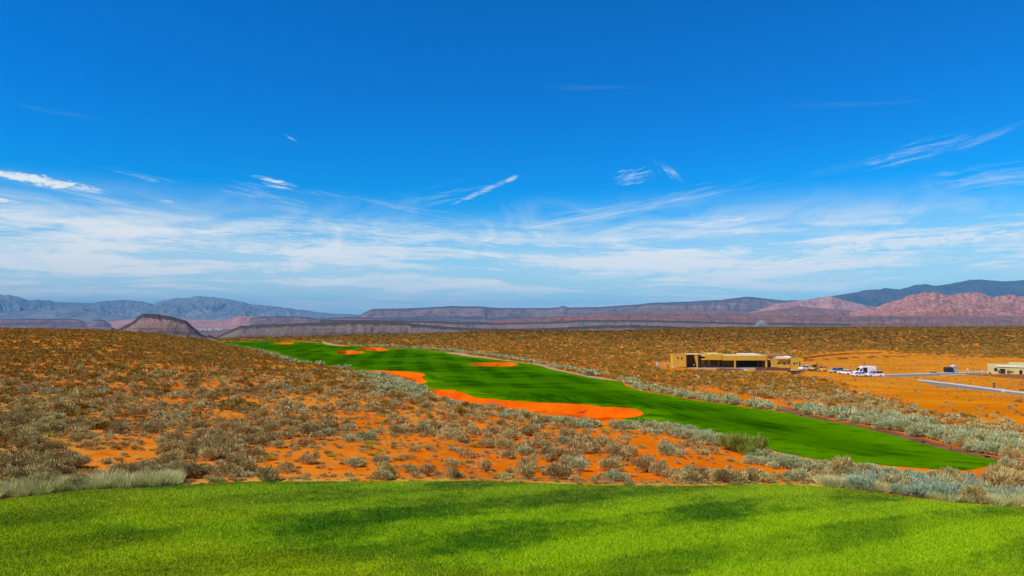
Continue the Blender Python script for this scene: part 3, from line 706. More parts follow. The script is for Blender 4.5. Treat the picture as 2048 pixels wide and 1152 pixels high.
KINDS = {  # kind: object name, material, category, group text, proto maker by level, height factor
 'sage':   ('sagebrush', M_SAGE, 'shrub'),
 'silver': ('silver_sagebrush', M_BLUE, 'shrub'),
 'blue':   ('blue_sagebrush', M_TEAL, 'shrub'),
 'gold':   ('golden_bunchgrass', M_GOLD, 'grass tuft'),
 'clump':  ('dry_bunchgrass', M_GRASSY, 'grass tuft'),
 'pale':   ('feather_grass_tuft', M_PALE, 'grass tuft'),
 'green':  ('creosote_bush', M_GREEN, 'shrub'),
 'brush':  ('dark_brush', M_BRUSH, 'shrub'),
 'seedling': ('young_scrub', M_SAGE, 'shrub'),
}
def protos(kind, lod):
    out = []
    for v in range(5 if lod < 2 else 6):
        s = sum(map(ord, kind))*31+v*7+lod*101
        if kind in ('sage', 'seedling'):
            p = [lambda: dome_shrub(s, 2100, 17, .17, .036, .84), lambda: dome_shrub(s, 360, 12, .24, .085, .78), lambda: dome_shrub(s, 52, 8, .42, .27, .66, True)][lod]()
        elif kind == 'silver':
            p = [lambda: dome_shrub(s, 2000, 18, .20, .036, .78), lambda: dome_shrub(s, 360, 13, .27, .085, .74), lambda: dome_shrub(s, 50, 8, .46, .27, .62, True)][lod]()
        elif kind == 'blue':
            p = [lambda: dome_shrub(s, 1300, 12, .34, .035, .80, loose=.6), lambda: dome_shrub(s, 300, 10, .36, .08, .75, loose=.6), lambda: dome_shrub(s, 60, 7, .5, .2, .7, True)][lod]()
        elif kind == 'green':
            p = [lambda: dome_shrub(s, 900, 12, .40, .03, 1.05, loose=.7), lambda: dome_shrub(s, 500, 12, .42, .05, 1.05, loose=.7), lambda: dome_shrub(s, 80, 7, .5, .2, .9, True)][lod]()
        elif kind == 'brush':
            p = [lambda: dome_shrub(s, 400, 12, .30, .07, .8, loose=.6)]*3; p = p[lod]()
        elif kind == 'pale':
            p = [lambda: tuft(s, 320, .55, 1.15, .035, .75), lambda: tuft(s, 120, .55, 1.1, .07, .7), lambda: tuft(s, 40, .5, 1.0, .12, .7)][lod]()
        else:
            p = [lambda: tuft(s, 300, .55, .85, .05, 1.1), lambda: tuft(s, 90, .55, .85, .10, 1.1), lambda: tuft(s, 26, .55, .8, .25, 1.0)][lod]()
        out.append(p)
    return out
DESC = {
 'sage': [('grey-brown sagebrush mound growing close behind the far rim of the near lawn', 'sagebrush just behind the near lawn'),
          ('grey-brown sagebrush mound on the open slope between the near lawn and the fairway', 'sagebrush on the slope below the near lawn')],
 'silver': [('pale silver-green sagebrush in the hem along the near side of the fairway', 'silver sagebrush hemming the near side of the fairway'),
            ('pale silver-green sagebrush in the row beyond the fairway and its path', 'silver sagebrush beyond the fairway')],
 'blue': [('blue-green feathery sagebrush at the rim of the near lawn', 'blue-green sagebrush at the rim of the near lawn')]*2,
 'gold': [('yellow-green round bunchgrass tuft on bare red sand', 'yellow-green bunchgrass tufts on the red sand')]*2,
 'clump': [('straw-coloured dry bunchgrass tuft among the sagebrush near the lawn', 'straw-coloured bunchgrass tufts')]*2,
 'pale': [('pale cream feathery grass tuft leaning over the rim of the near lawn', 'pale feathery grass along the lawn rim')]*2,
 'green': [('olive-green upright creosote bush among silver sagebrush at the fairway edge', 'creosote bushes at the fairway edge')]*2,
 'brush': [('dark olive brush on the skyline beside the brown butte', 'dark brush on the skyline')]*2,
 'seedling': [('tiny grey-brown young scrub plant on the red sand', 'young scrub plants on the red sand')]*2,
}
STUFFNAME = {'sage': ('scrub_vegetation', 'grey-brown desert scrub covering the plain to the crest'), 'silver': ('silver_scrub_vegetation', 'far silver-green sagebrush hedging the fairway'),
  'gold': ('golden_grass', 'far yellow-green bunchgrass on the slope'), 'clump': ('dry_grass', 'straw-coloured dry grass scattered between the shrubs'),
  'seedling': ('low_undergrowth', 'tiny young scrub dotting the red sand'), 'blue': ('blue_scrub_vegetation', 'blue-green scrub'), 'pale': ('feather_grass', 'pale grass'),
  'green': ('green_undergrowth', 'green scrub'), 'brush': ('dark_undergrowth', 'dark brush')}
HT = {'sage': 1.0, 'silver': 1.05, 'blue': 1.1, 'gold': 1.0, 'clump': 1.1, 'pale': 1.0, 'green': 1.15, 'brush': 1.0, 'seedling': .9}
HT['sage'] = 1.1
def plant_all():
    for kind, (X, Y, RAD) in PL.items():
        name, mat, cat = KINDS[kind]
        Z = land_z(X, Y); u = X/Y
        o = np.argsort(-(RAD/Y)*(np.abs(u) < 0.735))
        lim = {'sage': 290, 'silver': 290, 'blue': 120, 'gold': 200, 'clump': 200, 'pale': 250, 'green': 60, 'brush': 100, 'seedling': 0}[kind]
        ind = o[:lim]; rest = o[lim:]
        stemcache = {}
        if lim:
            me0 = []
            for vi, (V, Fc, T) in enumerate(protos(kind, 0)):
                me0.append((V, Fc, T))
            meshes = [None]*len(me0); meshes1 = [None]*len(me0); P1 = protos(kind, 1)
            for q, i in enumerate(ind):
                v = int(rng.integers(len(me0))); near = Y[i] < 60
                store = meshes if near else meshes1
                if store[v] is None:
                    V, Fc, T = (me0 if near else P1)[v]
                    ob = link_mesh(name, V, Fc, [mat], attrs={'tint': T})
                    store[v] = ob.data
                    ob.data.name = name
                else:
                    ob = bpy.data.objects.new(name, store[v]); COL.objects.link(ob)
                s = RAD[i]; ob.location = (X[i], Y[i], Z[i]-0.03*s)
                ob.scale = (s*rng.uniform(.85, 1.2), s*rng.uniform(.85, 1.2), s*HT[kind]*rng.uniform(.8, 1.2))
                ob.rotation_euler = (0, 0, rng.uniform(0, 6.28))
                far_side = 0
                if kind == 'sage': far_side = 0 if sdist(tee_poly, np.array([X[i]]), np.array([Y[i]]), 20)[0] < 7 else 1
                if kind == 'silver': far_side = 1 if (math.atan2(X[i], Y[i]) > 0 and at_beyond(X[i], Y[i])) else 0
                lab, grp = DESC[kind][far_side]
                tag(ob, lab, cat, grp)
                if near and cat == 'shrub':
                    if v not in stemcache:
                        SV, SF = stems(v*3+1, 7, .42, .5, .022); st = link_mesh('stem', SV, SF, [M_STEM], ob); stemcache[v] = st.data
                    else:
                        st = bpy.data.objects.new('stem', stemcache[v]); COL.objects.link(st); st.parent = ob
        if len(rest) == 0: continue
        VV, FF, TT = [], [], []; base = 0; FF4, FF3 = [], []
        V4, V3, T4, T3 = [], [], [], []; n4 = n3 = 0
        lodv = np.where(Y[rest] < 95, 1, 2)
        for lod in (1, 2):
            idx = rest[lodv == lod]
            if not len(idx): continue
            PR = protos(kind, lod); vi = rng.integers(0, len(PR), len(idx))
            for v, (V, Fc, T) in enumerate(PR):
                ii = idx[vi == v]
                if not len(ii): continue
                a = rng.uniform(0, 6.28, len(ii)); c, s = np.cos(a), np.sin(a); r_ = RAD[ii]
                fx = r_*rng.uniform(.85, 1.2, len(ii)); fy = r_*rng.uniform(.85, 1.2, len(ii)); fz = r_*HT[kind]*rng.uniform(.8, 1.2, len(ii))
                vx = V[None, :, 0]*fx[:, None]; vy = V[None, :, 1]*fy[:, None]; vz = V[None, :, 2]*fz[:, None]
                P = np.stack([vx*c[:, None]-vy*s[:, None]+X[ii][:, None], vx*s[:, None]+vy*c[:, None]+Y[ii][:, None], vz+Z[ii][:, None]-0.02], -1).reshape(-1, 3)
                t_ = np.tile(T, (len(ii), 1)); t_[:, 0] = np.repeat(rng.uniform(0, 1, len(ii)), len(V))
                f_ = (Fc[None]+(np.arange(len(ii))*len(V))[:, None, None]).reshape(-1, Fc.shape[1])
                if Fc.shape[1] == 4: FF4.append(f_+n4); V4.append(P); T4.append(t_); n4 += len(P)
                else: FF3.append(f_+n3); V3.append(P); T3.append(t_); n3 += len(P)
        # quads split into triangles so the whole mass is one mesh
        Fs, Vs, Ts = [], [], []; off = 0
        if V4:
            f = np.vstack(FF4); Fs.append(np.vstack([f[:, [0, 1, 2]], f[:, [0, 2, 3]]])); Vs.append(np.vstack(V4)); Ts.append(np.vstack(T4)); off = n4
        if V3: Fs.append(np.vstack(FF3)+off); Vs.append(np.vstack(V3)); Ts.append(np.vstack(T3))
        nm, lb = STUFFNAME[kind]
        mat2 = mat
        ob = link_mesh(nm, np.vstack(Vs), np.vstack(Fs), [mat2], attrs={'tint': np.vstack(Ts)})
        if kind == 'sage':
            ob.data.materials.append(M_SCRUB); ob.data.materials.append(M_BRUSH); me = ob.data
            vv = np.vstack(Vs); f = np.vstack(Fs); fy = vv[f[:, 0], 1]; u_ = vv[f[:, 0], 0]/fy
            pr = sstep(40, 150, fy)*0.95 + 0.25*sstep(-.1, -.6, u_)
            h = _hash((vv[f[:, 0], 0]/2.0).astype(int), (fy/2.0).astype(int), 3)
            h2 = _hash((vv[f[:, 0], 0]/3.0).astype(int), (fy/3.0).astype(int), 8)
            me.polygons.foreach_set('material_index', np.where(h2 < 0.6*sstep(330, 620, fy), 2, (h < pr).astype(int)).astype(np.int32)); me.update()
        tag(ob, lb, 'scrub', kind='stuff')
    # a spiky yucca-like clump where the lawn rim bends
    p = at(1715, 974)
def at_beyond(x, y):
    """True when (x, y) lies on the far side of the fairway"""
    P = fair_poly; u = x/y; k = np.abs(P[:, 0]/P[:, 1]-u) < 0.03
    return bool(k.any() and y > P[k, 1].mean())
plant_all()

def grass_blades():
    X, Y = scatter(12.5, 27.5, 1500, 0.82)
    d = sdist(tee_poly, X, Y, 30); k = (d < -0.02)
    # closer rows get more, finer blades
    k &= rng.uniform(0, 1, len(X)) < np.clip(1.25-(Y-14)/26.0, .5, 1)
    X, Y = X[k], Y[k]; Z = land_z(X, Y); n = len(X)
    P = np.stack([X, Y, Z-0.004], 1)
    D = np.stack([rng.normal(0, .45, n), rng.normal(0, .45, n), np.ones(n)], 1)
    V, Fc = leaf_faces(P, D, rng.uniform(.035, .085, n), rng.uniform(.010, .020, n), rng, True)
    T = np.zeros((n, 3)); T[:, 1] = rng.uniform(0, 1, n)
    m, t, b = new_mat('turf_blade'); g = t.add('ShaderNodeNewGeometry').outputs['Position']
    c, _ = lawn_colour(t, g); s = sepc(t, attr(t, 'tint', 'Color'))
    c = t.mix(t.smooth(s[1], 0.0, 0.55, 0.6, 0.0), c, (0.03, 0.10, 0.002)); c = t.mix(t.smooth(s[1], 0.85, 1.0, 0, 0.5), c, (0.50, 0.62, 0.05))
    t.l.new(c, b.inputs['Base Color']); b.inputs['Roughness'].default_value = 0.7; b.inputs['Specular IOR Level'].default_value = 0.15
    tag(link_mesh('grass', V, Fc, [m], attrs={'tint': np.repeat(T, 3, 0)}), 'short bright green turf of the near lawn', 'grass', kind='stuff')
grass_blades()
# ------------------------------------------------------------------ far valley, buttes and ranges
def mat_rock(name, a, b_, dark, strata=0.0, scale=0.004, gully=True, bstr=0.8, bdist=30.0, topdark=None, sand=None, light=None):
    m, t, b = new_mat(name); g = t.add('ShaderNodeNewGeometry').outputs['Position']; s = t.add('ShaderNodeSeparateXYZ'); t.l.new(g, s.inputs[0])
    n1 = t.noise(g, scale, 6, 0.6); n2 = t.noise(g, scale*7, 6, 0.65)
    gv = t.noise(t.mapping(g, scale=(1, 0.35, 0.25)), scale*5, 6, 0.6, 0.5)
    c = t.mix(t.smooth(n1, 0.35, 0.65), a, b_)
    c = t.mix(t.m('MULTIPLY', t.smooth(gv, 0.5, 0.66), 0.65), c, dark)
    if strata:
        zb = t.noise(t.comb(t.m('MULTIPLY', s.outputs[0], 0.0006), t.m('MULTIPLY', s.outputs[1], 0.0004), t.m('MULTIPLY', s.outputs[2], strata)), 1.0, 4, 0.6)
        c = t.mix(t.m('MULTIPLY', t.smooth(zb, 0.5, 0.62), 0.7), c, dark)
    if sand: c = t.mix(t.m('MULTIPLY', t.smooth(n2, 0.52, 0.72), 0.6), c, sand)
    if light:
        c = t.mix(t.m('MULTIPLY', t.smooth(attr(t, 'rel'), 0.5, 0.85), t.smooth(n2, 0.42, 0.58)), c, light)
    rel = t.m('ADD', attr(t, 'rel'), t.m('MULTIPLY', t.m('SUBTRACT', n2, 0.5), 0.22))
    if topdark:
        for (lo, hi_, amt) in ((0.36, 0.46, 0.7), (0.62, 0.68, 0.45), (0.90, 1.2, 0.95)):
            w_ = t.m('MULTIPLY', t.smooth(rel, lo-0.02, lo+0.02), t.smooth(rel, hi_+0.03, hi_-0.01))
            c = t.mix(t.m('MULTIPLY', w_, amt), c, topdark)
    t.l.new(c, b.inputs['Base Color']); b.inputs['Roughness'].default_value = 0.95; b.inputs['Specular IOR Level'].default_value = 0.05
    bump(t, b, t.m('ADD', n2, gv), bstr, bdist)
    return m
FLOORZ = -150.0
def ridge(name, pts, D, front, back, base, mat, prof='slope', gul=0.35, gscale=None, seed=1, cliff=0.25, sky=0.02, du=None, nt=60, ext=True, label=None):
    """a range: its skyline given by photograph pixels, standing D metres away with real depth in front and behind"""
    az = [img_dir(x, y) for x, y in pts]; us = np.array([a[0] for a in az]); zs = np.array([ZC-a[1]*D for a in az])
    u0, u1 = us[0], us[-1]; du = du or 0.0012
    u = np.arange(u0, u1+du, du); top = np.interp(u, us, zs)
    gs = gscale or D*0.02
    top = top + (fbm(u*D/(gs*0.35), u*0+seed, 4, seed)-0.5)*(top-base)*sky*2*np.minimum(1, 12*np.minimum(u-u0, u1-u+1e-6)/(u1-u0+1e-9)+.05)
    t = np.concatenate([np.linspace(0, 1, nt), 1+np.linspace(0, 1, 14)[1:]])
    U, T = np.meshgrid(u, t, indexing='ij'); TOP = np.repeat(top[:, None], len(t), 1)
    Y = D-front+np.minimum(T, 1)*front+np.maximum(T-1, 0)*back; X = U*Y
    # gullies run down the front face
    wx = (fbm(U*D/(gs*2.2), T*3.0, 3, seed+31)-0.5)*2.2
    g = 0.55*ridged(U*D/(gs*1.6) + wx, T*2.6+wx*.5, 5, seed+3) + 0.45*ridged(U*D/(gs*.55)+wx*1.5, T*5.5, 3, seed+8); g2 = fbm(X/(gs*0.8), T*5.0, 4, seed+11)
    tt = np.clip(T, 0, 1)
    if prof == 'slope': h = tt**1.15
    elif prof == 'mesa': h = np.where(tt < 0.8, 0.74*(tt/0.8)**1.2, np.where(tt < 0.85, 0.74+0.22*(tt-0.8)/0.05, 0.96+0.04*(tt-0.85)/0.15))
    elif prof == 'steps': h = 0.72*tt**1.1+0.10*sstep(.40, .46, tt)+0.18*sstep(.80, .86, tt); h = h/h.max()
    mod = 1-gul*(1-g)*np.sin(np.pi*np.clip(tt, 0, 1))**0.7*1.3 + gul*0.9*(g2-0.5)*np.sin(np.pi*tt)**.6
    hh = np.clip(h*mod, 0, 1.0)
    hh = np.where(T > 1, 1-sstep(1, 2, T), hh)
    Z = base + (TOP-base)*hh
    nx, ny = X.shape; idx = np.arange(nx*ny).reshape(nx, ny)
    q = np.stack([idx[:-1, :-1], idx[1:, :-1], idx[1:, 1:], idx[:-1, 1:]], -1).reshape(-1, 4)
    hi = np.where(T <= 1, sstep(0.88, 0.93, hh)*sstep(.42, .55, fbm(U*D/gs, T*4, 3, seed+5)+.1), 0.6).ravel()
    o = link_mesh(name, np.stack([X, Y, Z], -1).reshape(-1, 3), q, [mat], smooth=True, attrs={'rel': hh.ravel()})
    return tag(o, kind='structure')

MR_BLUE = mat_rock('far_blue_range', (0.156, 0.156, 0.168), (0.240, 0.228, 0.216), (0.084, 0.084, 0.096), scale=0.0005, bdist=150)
MR_DARK = mat_rock('dark_forest_range', (0.060, 0.042, 0.055), (0.085, 0.06, 0.07), (0.02, 0.022, 0.03), scale=0.0006, bdist=120)
MR_PLAT = mat_rock('purple_plateau', (0.184, 0.109, 0.100), (0.251, 0.143, 0.117), (0.075, 0.050, 0.059), strata=0.012, scale=0.0008, bdist=80, topdark=(0.084, 0.067, 0.071), sand=(0.352, 0.234, 0.201))
MR_PINK = mat_rock('pink_sandstone', (0.454, 0.216, 0.173), (0.357, 0.162, 0.141), (0.162, 0.086, 0.086), scale=0.0014, bdist=60, sand=(0.562, 0.357, 0.302))
MR_RED = mat_rock('red_sandstone', (0.469, 0.143, 0.082), (0.367, 0.112, 0.076), (0.173, 0.066, 0.051), scale=0.003, bdist=50, bstr=1.0, light=(0.54, 0.28, 0.21), sand=(0.592, 0.347, 0.275))
MR_LOW = mat_rock('red_lowland', (0.251, 0.109, 0.084), (0.184, 0.100, 0.084), (0.092, 0.063, 0.055), strata=0.03, scale=0.002, bdist=30, sand=(0.385, 0.159, 0.100))
MR_GREY = mat_rock('grey_badland', (0.220, 0.151, 0.126), (0.171, 0.126, 0.111), (0.080, 0.055, 0.050), strata=0.05, scale=0.006, bdist=14, topdark=(0.065, 0.050, 0.046), sand=(0.301, 0.211, 0.181))
MR_BUTTE = mat_rock('butte_rock', (0.255, 0.161, 0.138), (0.196, 0.138, 0.117), (0.098, 0.064, 0.059), strata=0.035, scale=0.008, bdist=10, topdark=(0.054, 0.041, 0.039), sand=(0.324, 0.196, 0.171))

def valley():
    m, t, b = new_mat('valley_scrubland'); g = t.add('ShaderNodeNewGeometry').outputs['Position']
    n1 = t.noise(t.mapping(g, scale=(1, 0.5, 1)), 0.0006, 6, 0.6); n2 = t.noise(g, 0.006, 6, 0.7); n3 = t.noise(t.mapping(g, scale=(.5, .25, 1)), 0.0022, 5, 0.6)
    c = t.mix(t.smooth(n1, 0.4, 0.6), (0.20, 0.11, 0.085), (0.13, 0.10, 0.085))
    c = t.mix(t.m('MULTIPLY', t.smooth(n3, 0.52, 0.62), 0.8), c, (0.055, 0.085, 0.05))
    c = t.mix(t.m('MULTIPLY', t.smooth(n2, 0.56, 0.7), 0.5), c, (0.34, 0.20, 0.15))
    t.l.new(c, b.inputs['Base Color'])
    xs = np.linspace(-50000, 50000, 161); ys = np.concatenate([np.linspace(1500, 12000, 120), np.linspace(12500, 60000, 60)])
    X, Y = np.meshgrid(xs, ys, indexing='ij'); Z = FLOORZ + (fbm(X/900, Y/900, 4, 4)-0.5)*26*sstep(2200, 3500, Y)
    idx = np.arange(X.size).reshape(X.shape); q = np.stack([idx[:-1, :-1], idx[1:, :-1], idx[1:, 1:], idx[:-1, 1:]], -1).reshape(-1, 4)
    tag(link_mesh('valley_ground', np.stack([X, Y, Z], -1).reshape(-1, 3), q, [m], smooth=True), kind='structure')
    # the ground under and behind everything near
    tag(link_mesh('terrain', [(-50000, -6000, -160), (50000, -6000, -160), (50000, 2600, -160), (-50000, 2600, -160)], [(0, 1, 2, 3)], [m]), kind='structure')
valley()
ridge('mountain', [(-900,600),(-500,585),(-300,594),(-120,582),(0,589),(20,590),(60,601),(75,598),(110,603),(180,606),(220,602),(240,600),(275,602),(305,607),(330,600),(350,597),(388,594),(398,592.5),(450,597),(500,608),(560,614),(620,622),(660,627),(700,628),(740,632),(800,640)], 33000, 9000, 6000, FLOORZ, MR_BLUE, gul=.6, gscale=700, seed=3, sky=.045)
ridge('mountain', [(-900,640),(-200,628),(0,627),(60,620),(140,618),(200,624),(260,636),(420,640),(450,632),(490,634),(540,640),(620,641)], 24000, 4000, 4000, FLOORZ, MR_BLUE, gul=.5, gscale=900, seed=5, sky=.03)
ridge('hill', [(-600,638),(-200,637),(0,638),(150,638),(162,641),(172,648),(178,648),(186,641),(196,638),(208,640),(222,648)], 12500, 1500, 1500, FLOORZ, MR_PLAT, 'mesa', gul=.3, gscale=260, seed=6, sky=.01)
ridge('hill', [(180,646),(240,640),(330,636),(372,638),(400,640),(450,640),(478,632),(520,634),(560,634),(620,637),(660,640),(720,646)], 15000, 2500, 2000, FLOORZ, MR_PINK, 'steps', gul=.35, gscale=420, seed=7, sky=.03)
ridge('hill', [(500,637),(520,633),(600,633),(640,638),(670,635),(700,634),(760,637),(900,640),(1000,646)], 12000, 2200, 1500, FLOORZ, MR_PLAT, 'mesa', gul=.3, gscale=300, seed=8, sky=.02)
ridge('mountain', [(1560,612),(1620,598),(1680,590),(1715,584),(1730,580),(1760,578.5),(1768,575.5),(1785,577.5),(1800,578.5),(1830,570),(1850,568),(1868,571.5),(1900,568),(1938,560),(1960,558.5),(2000,562),(2030,562),(2048,560),(2200,552),(2400,556),(2800,566),(3100,590)], 22000, 7000, 5000, FLOORZ, MR_DARK, gul=.45, gscale=600, seed=9, sky=.012)
ridge('mountain', [(700,640),(720,630),(733,623),(745,618),(800,617),(850,615),(905,612),(960,613),(1000,616),(1100,616),(1118,614.5),(1127,611),(1136,615),(1200,614),(1280,608.5),(1300,606),(1380,603),(1440,600),(1480,595),(1490,593.5),(1505,594),(1540,598),(1570,601),(1620,600),(1680,600),(1720,606),(1800,620)], 18000, 5200, 4000, FLOORZ, MR_PLAT, 'mesa', gul=.5, gscale=520, seed=10, sky=.008, nt=90)
ridge('hill', [(1480,630),(1510,622),(1560,606),(1600,601),(1640,596),(1655,591.5),(1668,594),(1700,604),(1740,612),(1790,622),(1840,634)], 14500, 2600, 2000, FLOORZ, MR_PINK, gul=.55, gscale=260, seed=12, sky=.03, nt=80)
ridge('hill', [(1150,634),(1200,626),(1260,624),(1330,621),(1380,620),(1450,622),(1500,626),(1560,618),(1600,613),(1640,616),(1700,620),(1760,630)], 11500, 2600, 1500, FLOORZ, MR_LOW, 'steps', gul=.4, gscale=260, seed=13, sky=.03, nt=80)
ridge('red_hill', [(1700,624),(1750,616),(1775,606),(1800,600),(1812,592),(1828,588),(1838,585),(1850,587),(1872,584),(1890,589),(1902,591),(1920,588),(1942,586),(1955,585),(1970,590),(1985,593),(2000,592),(2020,591),(2048,593),(2150,588),(2300,596),(2500,590),(2700,600)], 9500, 1900, 1400, FLOORZ, MR_RED, gul=.42, gscale=210, seed=14, sky=.05, nt=110, du=.0008)
ridge('red_hill', [(1740,630),(1800,622),(1840,610),(1880,604),(1930,606),(1980,617),(2040,622),(2200,618),(2500,622)], 7600, 1300, 1000, FLOORZ, MR_RED, gul=.4, gscale=190, seed=15, sky=.04, nt=80, du=.0008)
ridge('lowland', [(980,642),(1040,637),(1120,632),(1250,631),(1400,631),(1600,632),(1800,631),(2048,633),(2400,632),(2700,634)], 7000, 2000, 1500, FLOORZ, MR_LOW, 'steps', gul=.4, gscale=160, seed=16, sky=.03, nt=90, du=.0008)
ridge('grey_hill', [(640,640),(760,640),(900,643),(1000,646),(1130,643),(1150,640),(1290,640),(1400,643),(1500,646),(1700,648)], 5600, 900, 700, FLOORZ, MR_GREY, 'mesa', gul=.25, gscale=200, seed=17, sky=.02, nt=60, du=.0008)
ridge('grey_hill', [(428,676),(445,668),(470,656),(480,652),(505,650.5),(560,648),(600,646.5),(640,645),(700,643.5),(780,643),(815,646),(850,650),(900,654),(960,657),(1040,658),(1120,655),(1200,651),(1270,650),(1330,652),(1400,656),(1480,660),(1560,668)], 3300, 480, 420, FLOORZ, MR_GREY, 'steps', gul=.24, gscale=80, seed=18, sky=.012, nt=110, du=.0007)
ridge('butte', [(215,668),(232,661),(245,654),(262,645),(272,638),(275,633),(283,629),(288,627),(300,627),(315,628),(340,633),(358,637.5),(372,640.5),(376,644),(383,651),(395,662),(402,668),(412,672),(418,669),(428,674),(440,680)], 2900, 430, 330, FLOORZ, MR_BUTTE, 'steps', gul=.22, gscale=60, seed=21, sky=.012, nt=130, du=.0006)

# town in the valley: small pale houses, each its own object
def town():
    mats = [flat('pale_stucco', (0.62, 0.58, 0.52), .7), flat('bright_roof', (0.78, 0.77, 0.75), .5)]
    def house_mesh():
        V = [(-1,-1,0),(1,-1,0),(1,1,0),(-1,1,0),(-1,-1,.8),(1,-1,.8),(1,1,.8),(-1,1,.8),(-1.1,0,1.3),(1.1,0,1.3)]
        return V, [(0,1,5,4),(1,2,6,5),(2,3,7,6),(3,0,4,7),(4,5,9,8),(6,7,8,9),(7,4,8,8),(5,6,9,9)]
    V, Fc = house_mesh(); F2 = []
    for f in Fc:
        F2.append([f[0], f[1], f[2]]);
        if f[2] != f[3]: F2.append([f[0], f[2], f[3]])
    base = link_mesh('valley_house', V, F2, mats); me = base.data
    mi = [1 if min(Fv) >= 4 else 0 for Fv in F2]; me.polygons.foreach_set('material_index', mi)
    first = True; spots = []
    def rnd(n, x0, x1, y0, y1, s0, s1):
        for _ in range(n): spots.append((random.uniform(x0, x1), random.uniform(y0, y1), random.uniform(s0, s1)))
    rnd(60, 0, 90, 648.5, 651.5, 9, 20); rnd(20, 150, 230, 647, 653, 10, 28); rnd(30, 130, 215, 655, 660, 6, 12)
    rnd(70, 396, 445, 656.5, 660, 6, 13); rnd(26, 440, 470, 652, 657, 5, 10); rnd(20, 880, 1000, 648, 650, 6, 11); rnd(14, 1500, 2040, 648, 651.5, 10, 22)
    for (x, y, s) in spots:
        u, d = img_dir(x, y); Yd = (ZC-FLOORZ-10)/d
        zf = FLOORZ + (float(fbm(np.array([u*Yd/900]), np.array([Yd/900]), 4, 4)[0])-0.5)*26
        o = base if first else base.copy()
        if not first: COL.objects.link(o)
        first = False
        o.location = (u*Yd, Yd, zf); o.scale = (s, s*.7, s*.42); o.rotation_euler = (0, 0, random.uniform(-.5, .5))
        tag(o, 'tiny pale house in the distant valley town', 'house', 'pale houses of the town far out in the valley')
town()

# thin dust plume rising from the plain beyond the crest
def plume():
    X0 = img_dir(1520, 655)[0]*5200
    m = bpy.data.materials.new('dust_plume'); m.use_nodes = True; t = NT(m.node_tree); t.n.clear()
    out = t.add('ShaderNodeOutputMaterial'); pv = t.add('ShaderNodeVolumePrincipled'); pv.inputs['Color'].default_value = (.92, .88, .86, 1); tc = t.add('ShaderNodeTexCoord').outputs['Object']; nz = t.noise(tc, 0.022, 5, 0.6, 0.5); s = t.add('ShaderNodeSeparateXYZ'); t.l.new(tc, s.inputs[0])
    dx = t.m('DIVIDE', t.m('SUBTRACT', s.outputs[0], X0), 60.0); dy = t.m('DIVIDE', t.m('SUBTRACT', s.outputs[1], 5200.0), 75.0); dz = t.m('DIVIDE', t.m('ADD', s.outputs[2], 40.0), 75.0)
    r2 = t.m('ADD', t.m('MULTIPLY', dx, dx), t.m('ADD', t.m('MULTIPLY', dy, dy), t.m('MULTIPLY', dz, dz)))
    t.l.new(t.m('MULTIPLY', t.smooth(t.m('SUBTRACT', nz, t.m('MULTIPLY', r2, 0.30)), 0.30, 0.62), 0.07), pv.inputs['Density'])
    t.l.new(pv.outputs[0], out.inputs['Volume'])
    V, Fc = [], []; u, d = img_dir(1520, 655); Yd = 5200; x0 = u*Yd
    def blob(cx, cy, cz, rx, ry, rz):
        b = len(V); nu, nv = 14, 9
        for j in range(nv):
            for i in range(nu):
                th = 2*math.pi*i/nu; ph = math.pi*(j+0.5)/nv-math.pi/2; q = random.uniform(.8, 1.2)
                V.append((cx+math.cos(th)*math.cos(ph)*rx*q, cy+math.sin(th)*math.cos(ph)*ry*q, cz+math.sin(ph)*rz))
        for j in range(nv-1):
            for i in range(nu): a = b+j*nu; Fc.append((a+i, a+(i+1) % nu, a+nu+(i+1) % nu, a+nu+i))
        k = len(V); V.extend([(cx, cy, cz-rz*1.02), (cx, cy, cz+rz*1.02)])
        for i in range(nu): Fc.append((b+(i+1) % nu, b+i, k, k)); a = b+(nv-1)*nu; Fc.append((a+i, a+(i+1) % nu, k+1, k+1))
    blob(x0, Yd, -40, 62, 78, 76)
    F3 = []
    for f in Fc:
        F3.append(f[:3])
        if f[2] != f[3]: F3.append((f[0], f[2], f[3]))
    o = link_mesh('dust', V, F3, [m]); tag(o, 'thin pale dust plume drifting over the plain in front of the pink hills', 'dust', kind='stuff')
plume()

def haze():
    m = bpy.data.materials.new('air_haze'); m.use_nodes = True; t = NT(m.node_tree); t.n.clear()
    out = t.add('ShaderNodeOutputMaterial'); pv = t.add('ShaderNodeVolumePrincipled'); pv.inputs['Color'].default_value = (.16, .62, 1.0, 1); pv.inputs['Density'].default_value = 0.000021; pv.inputs['Anisotropy'].default_value = -0.3
    t.l.new(pv.outputs[0], out.inputs['Volume'])
    x0, x1, y0, y1, z0, z1 = -50500, 50500, -6500, 60500, -170, 1500
    V = [(x0,y0,z0),(x1,y0,z0),(x1,y1,z0),(x0,y1,z0),(x0,y0,z1),(x1,y0,z1),(x1,y1,z1),(x0,y1,z1)]
    o = link_mesh('haze', V, [(3,2,1,0),(4,5,6,7),(0,1,5,4),(1,2,6,5),(2,3,7,6),(3,0,4,7)], [m]); tag(o, kind='stuff')
haze()
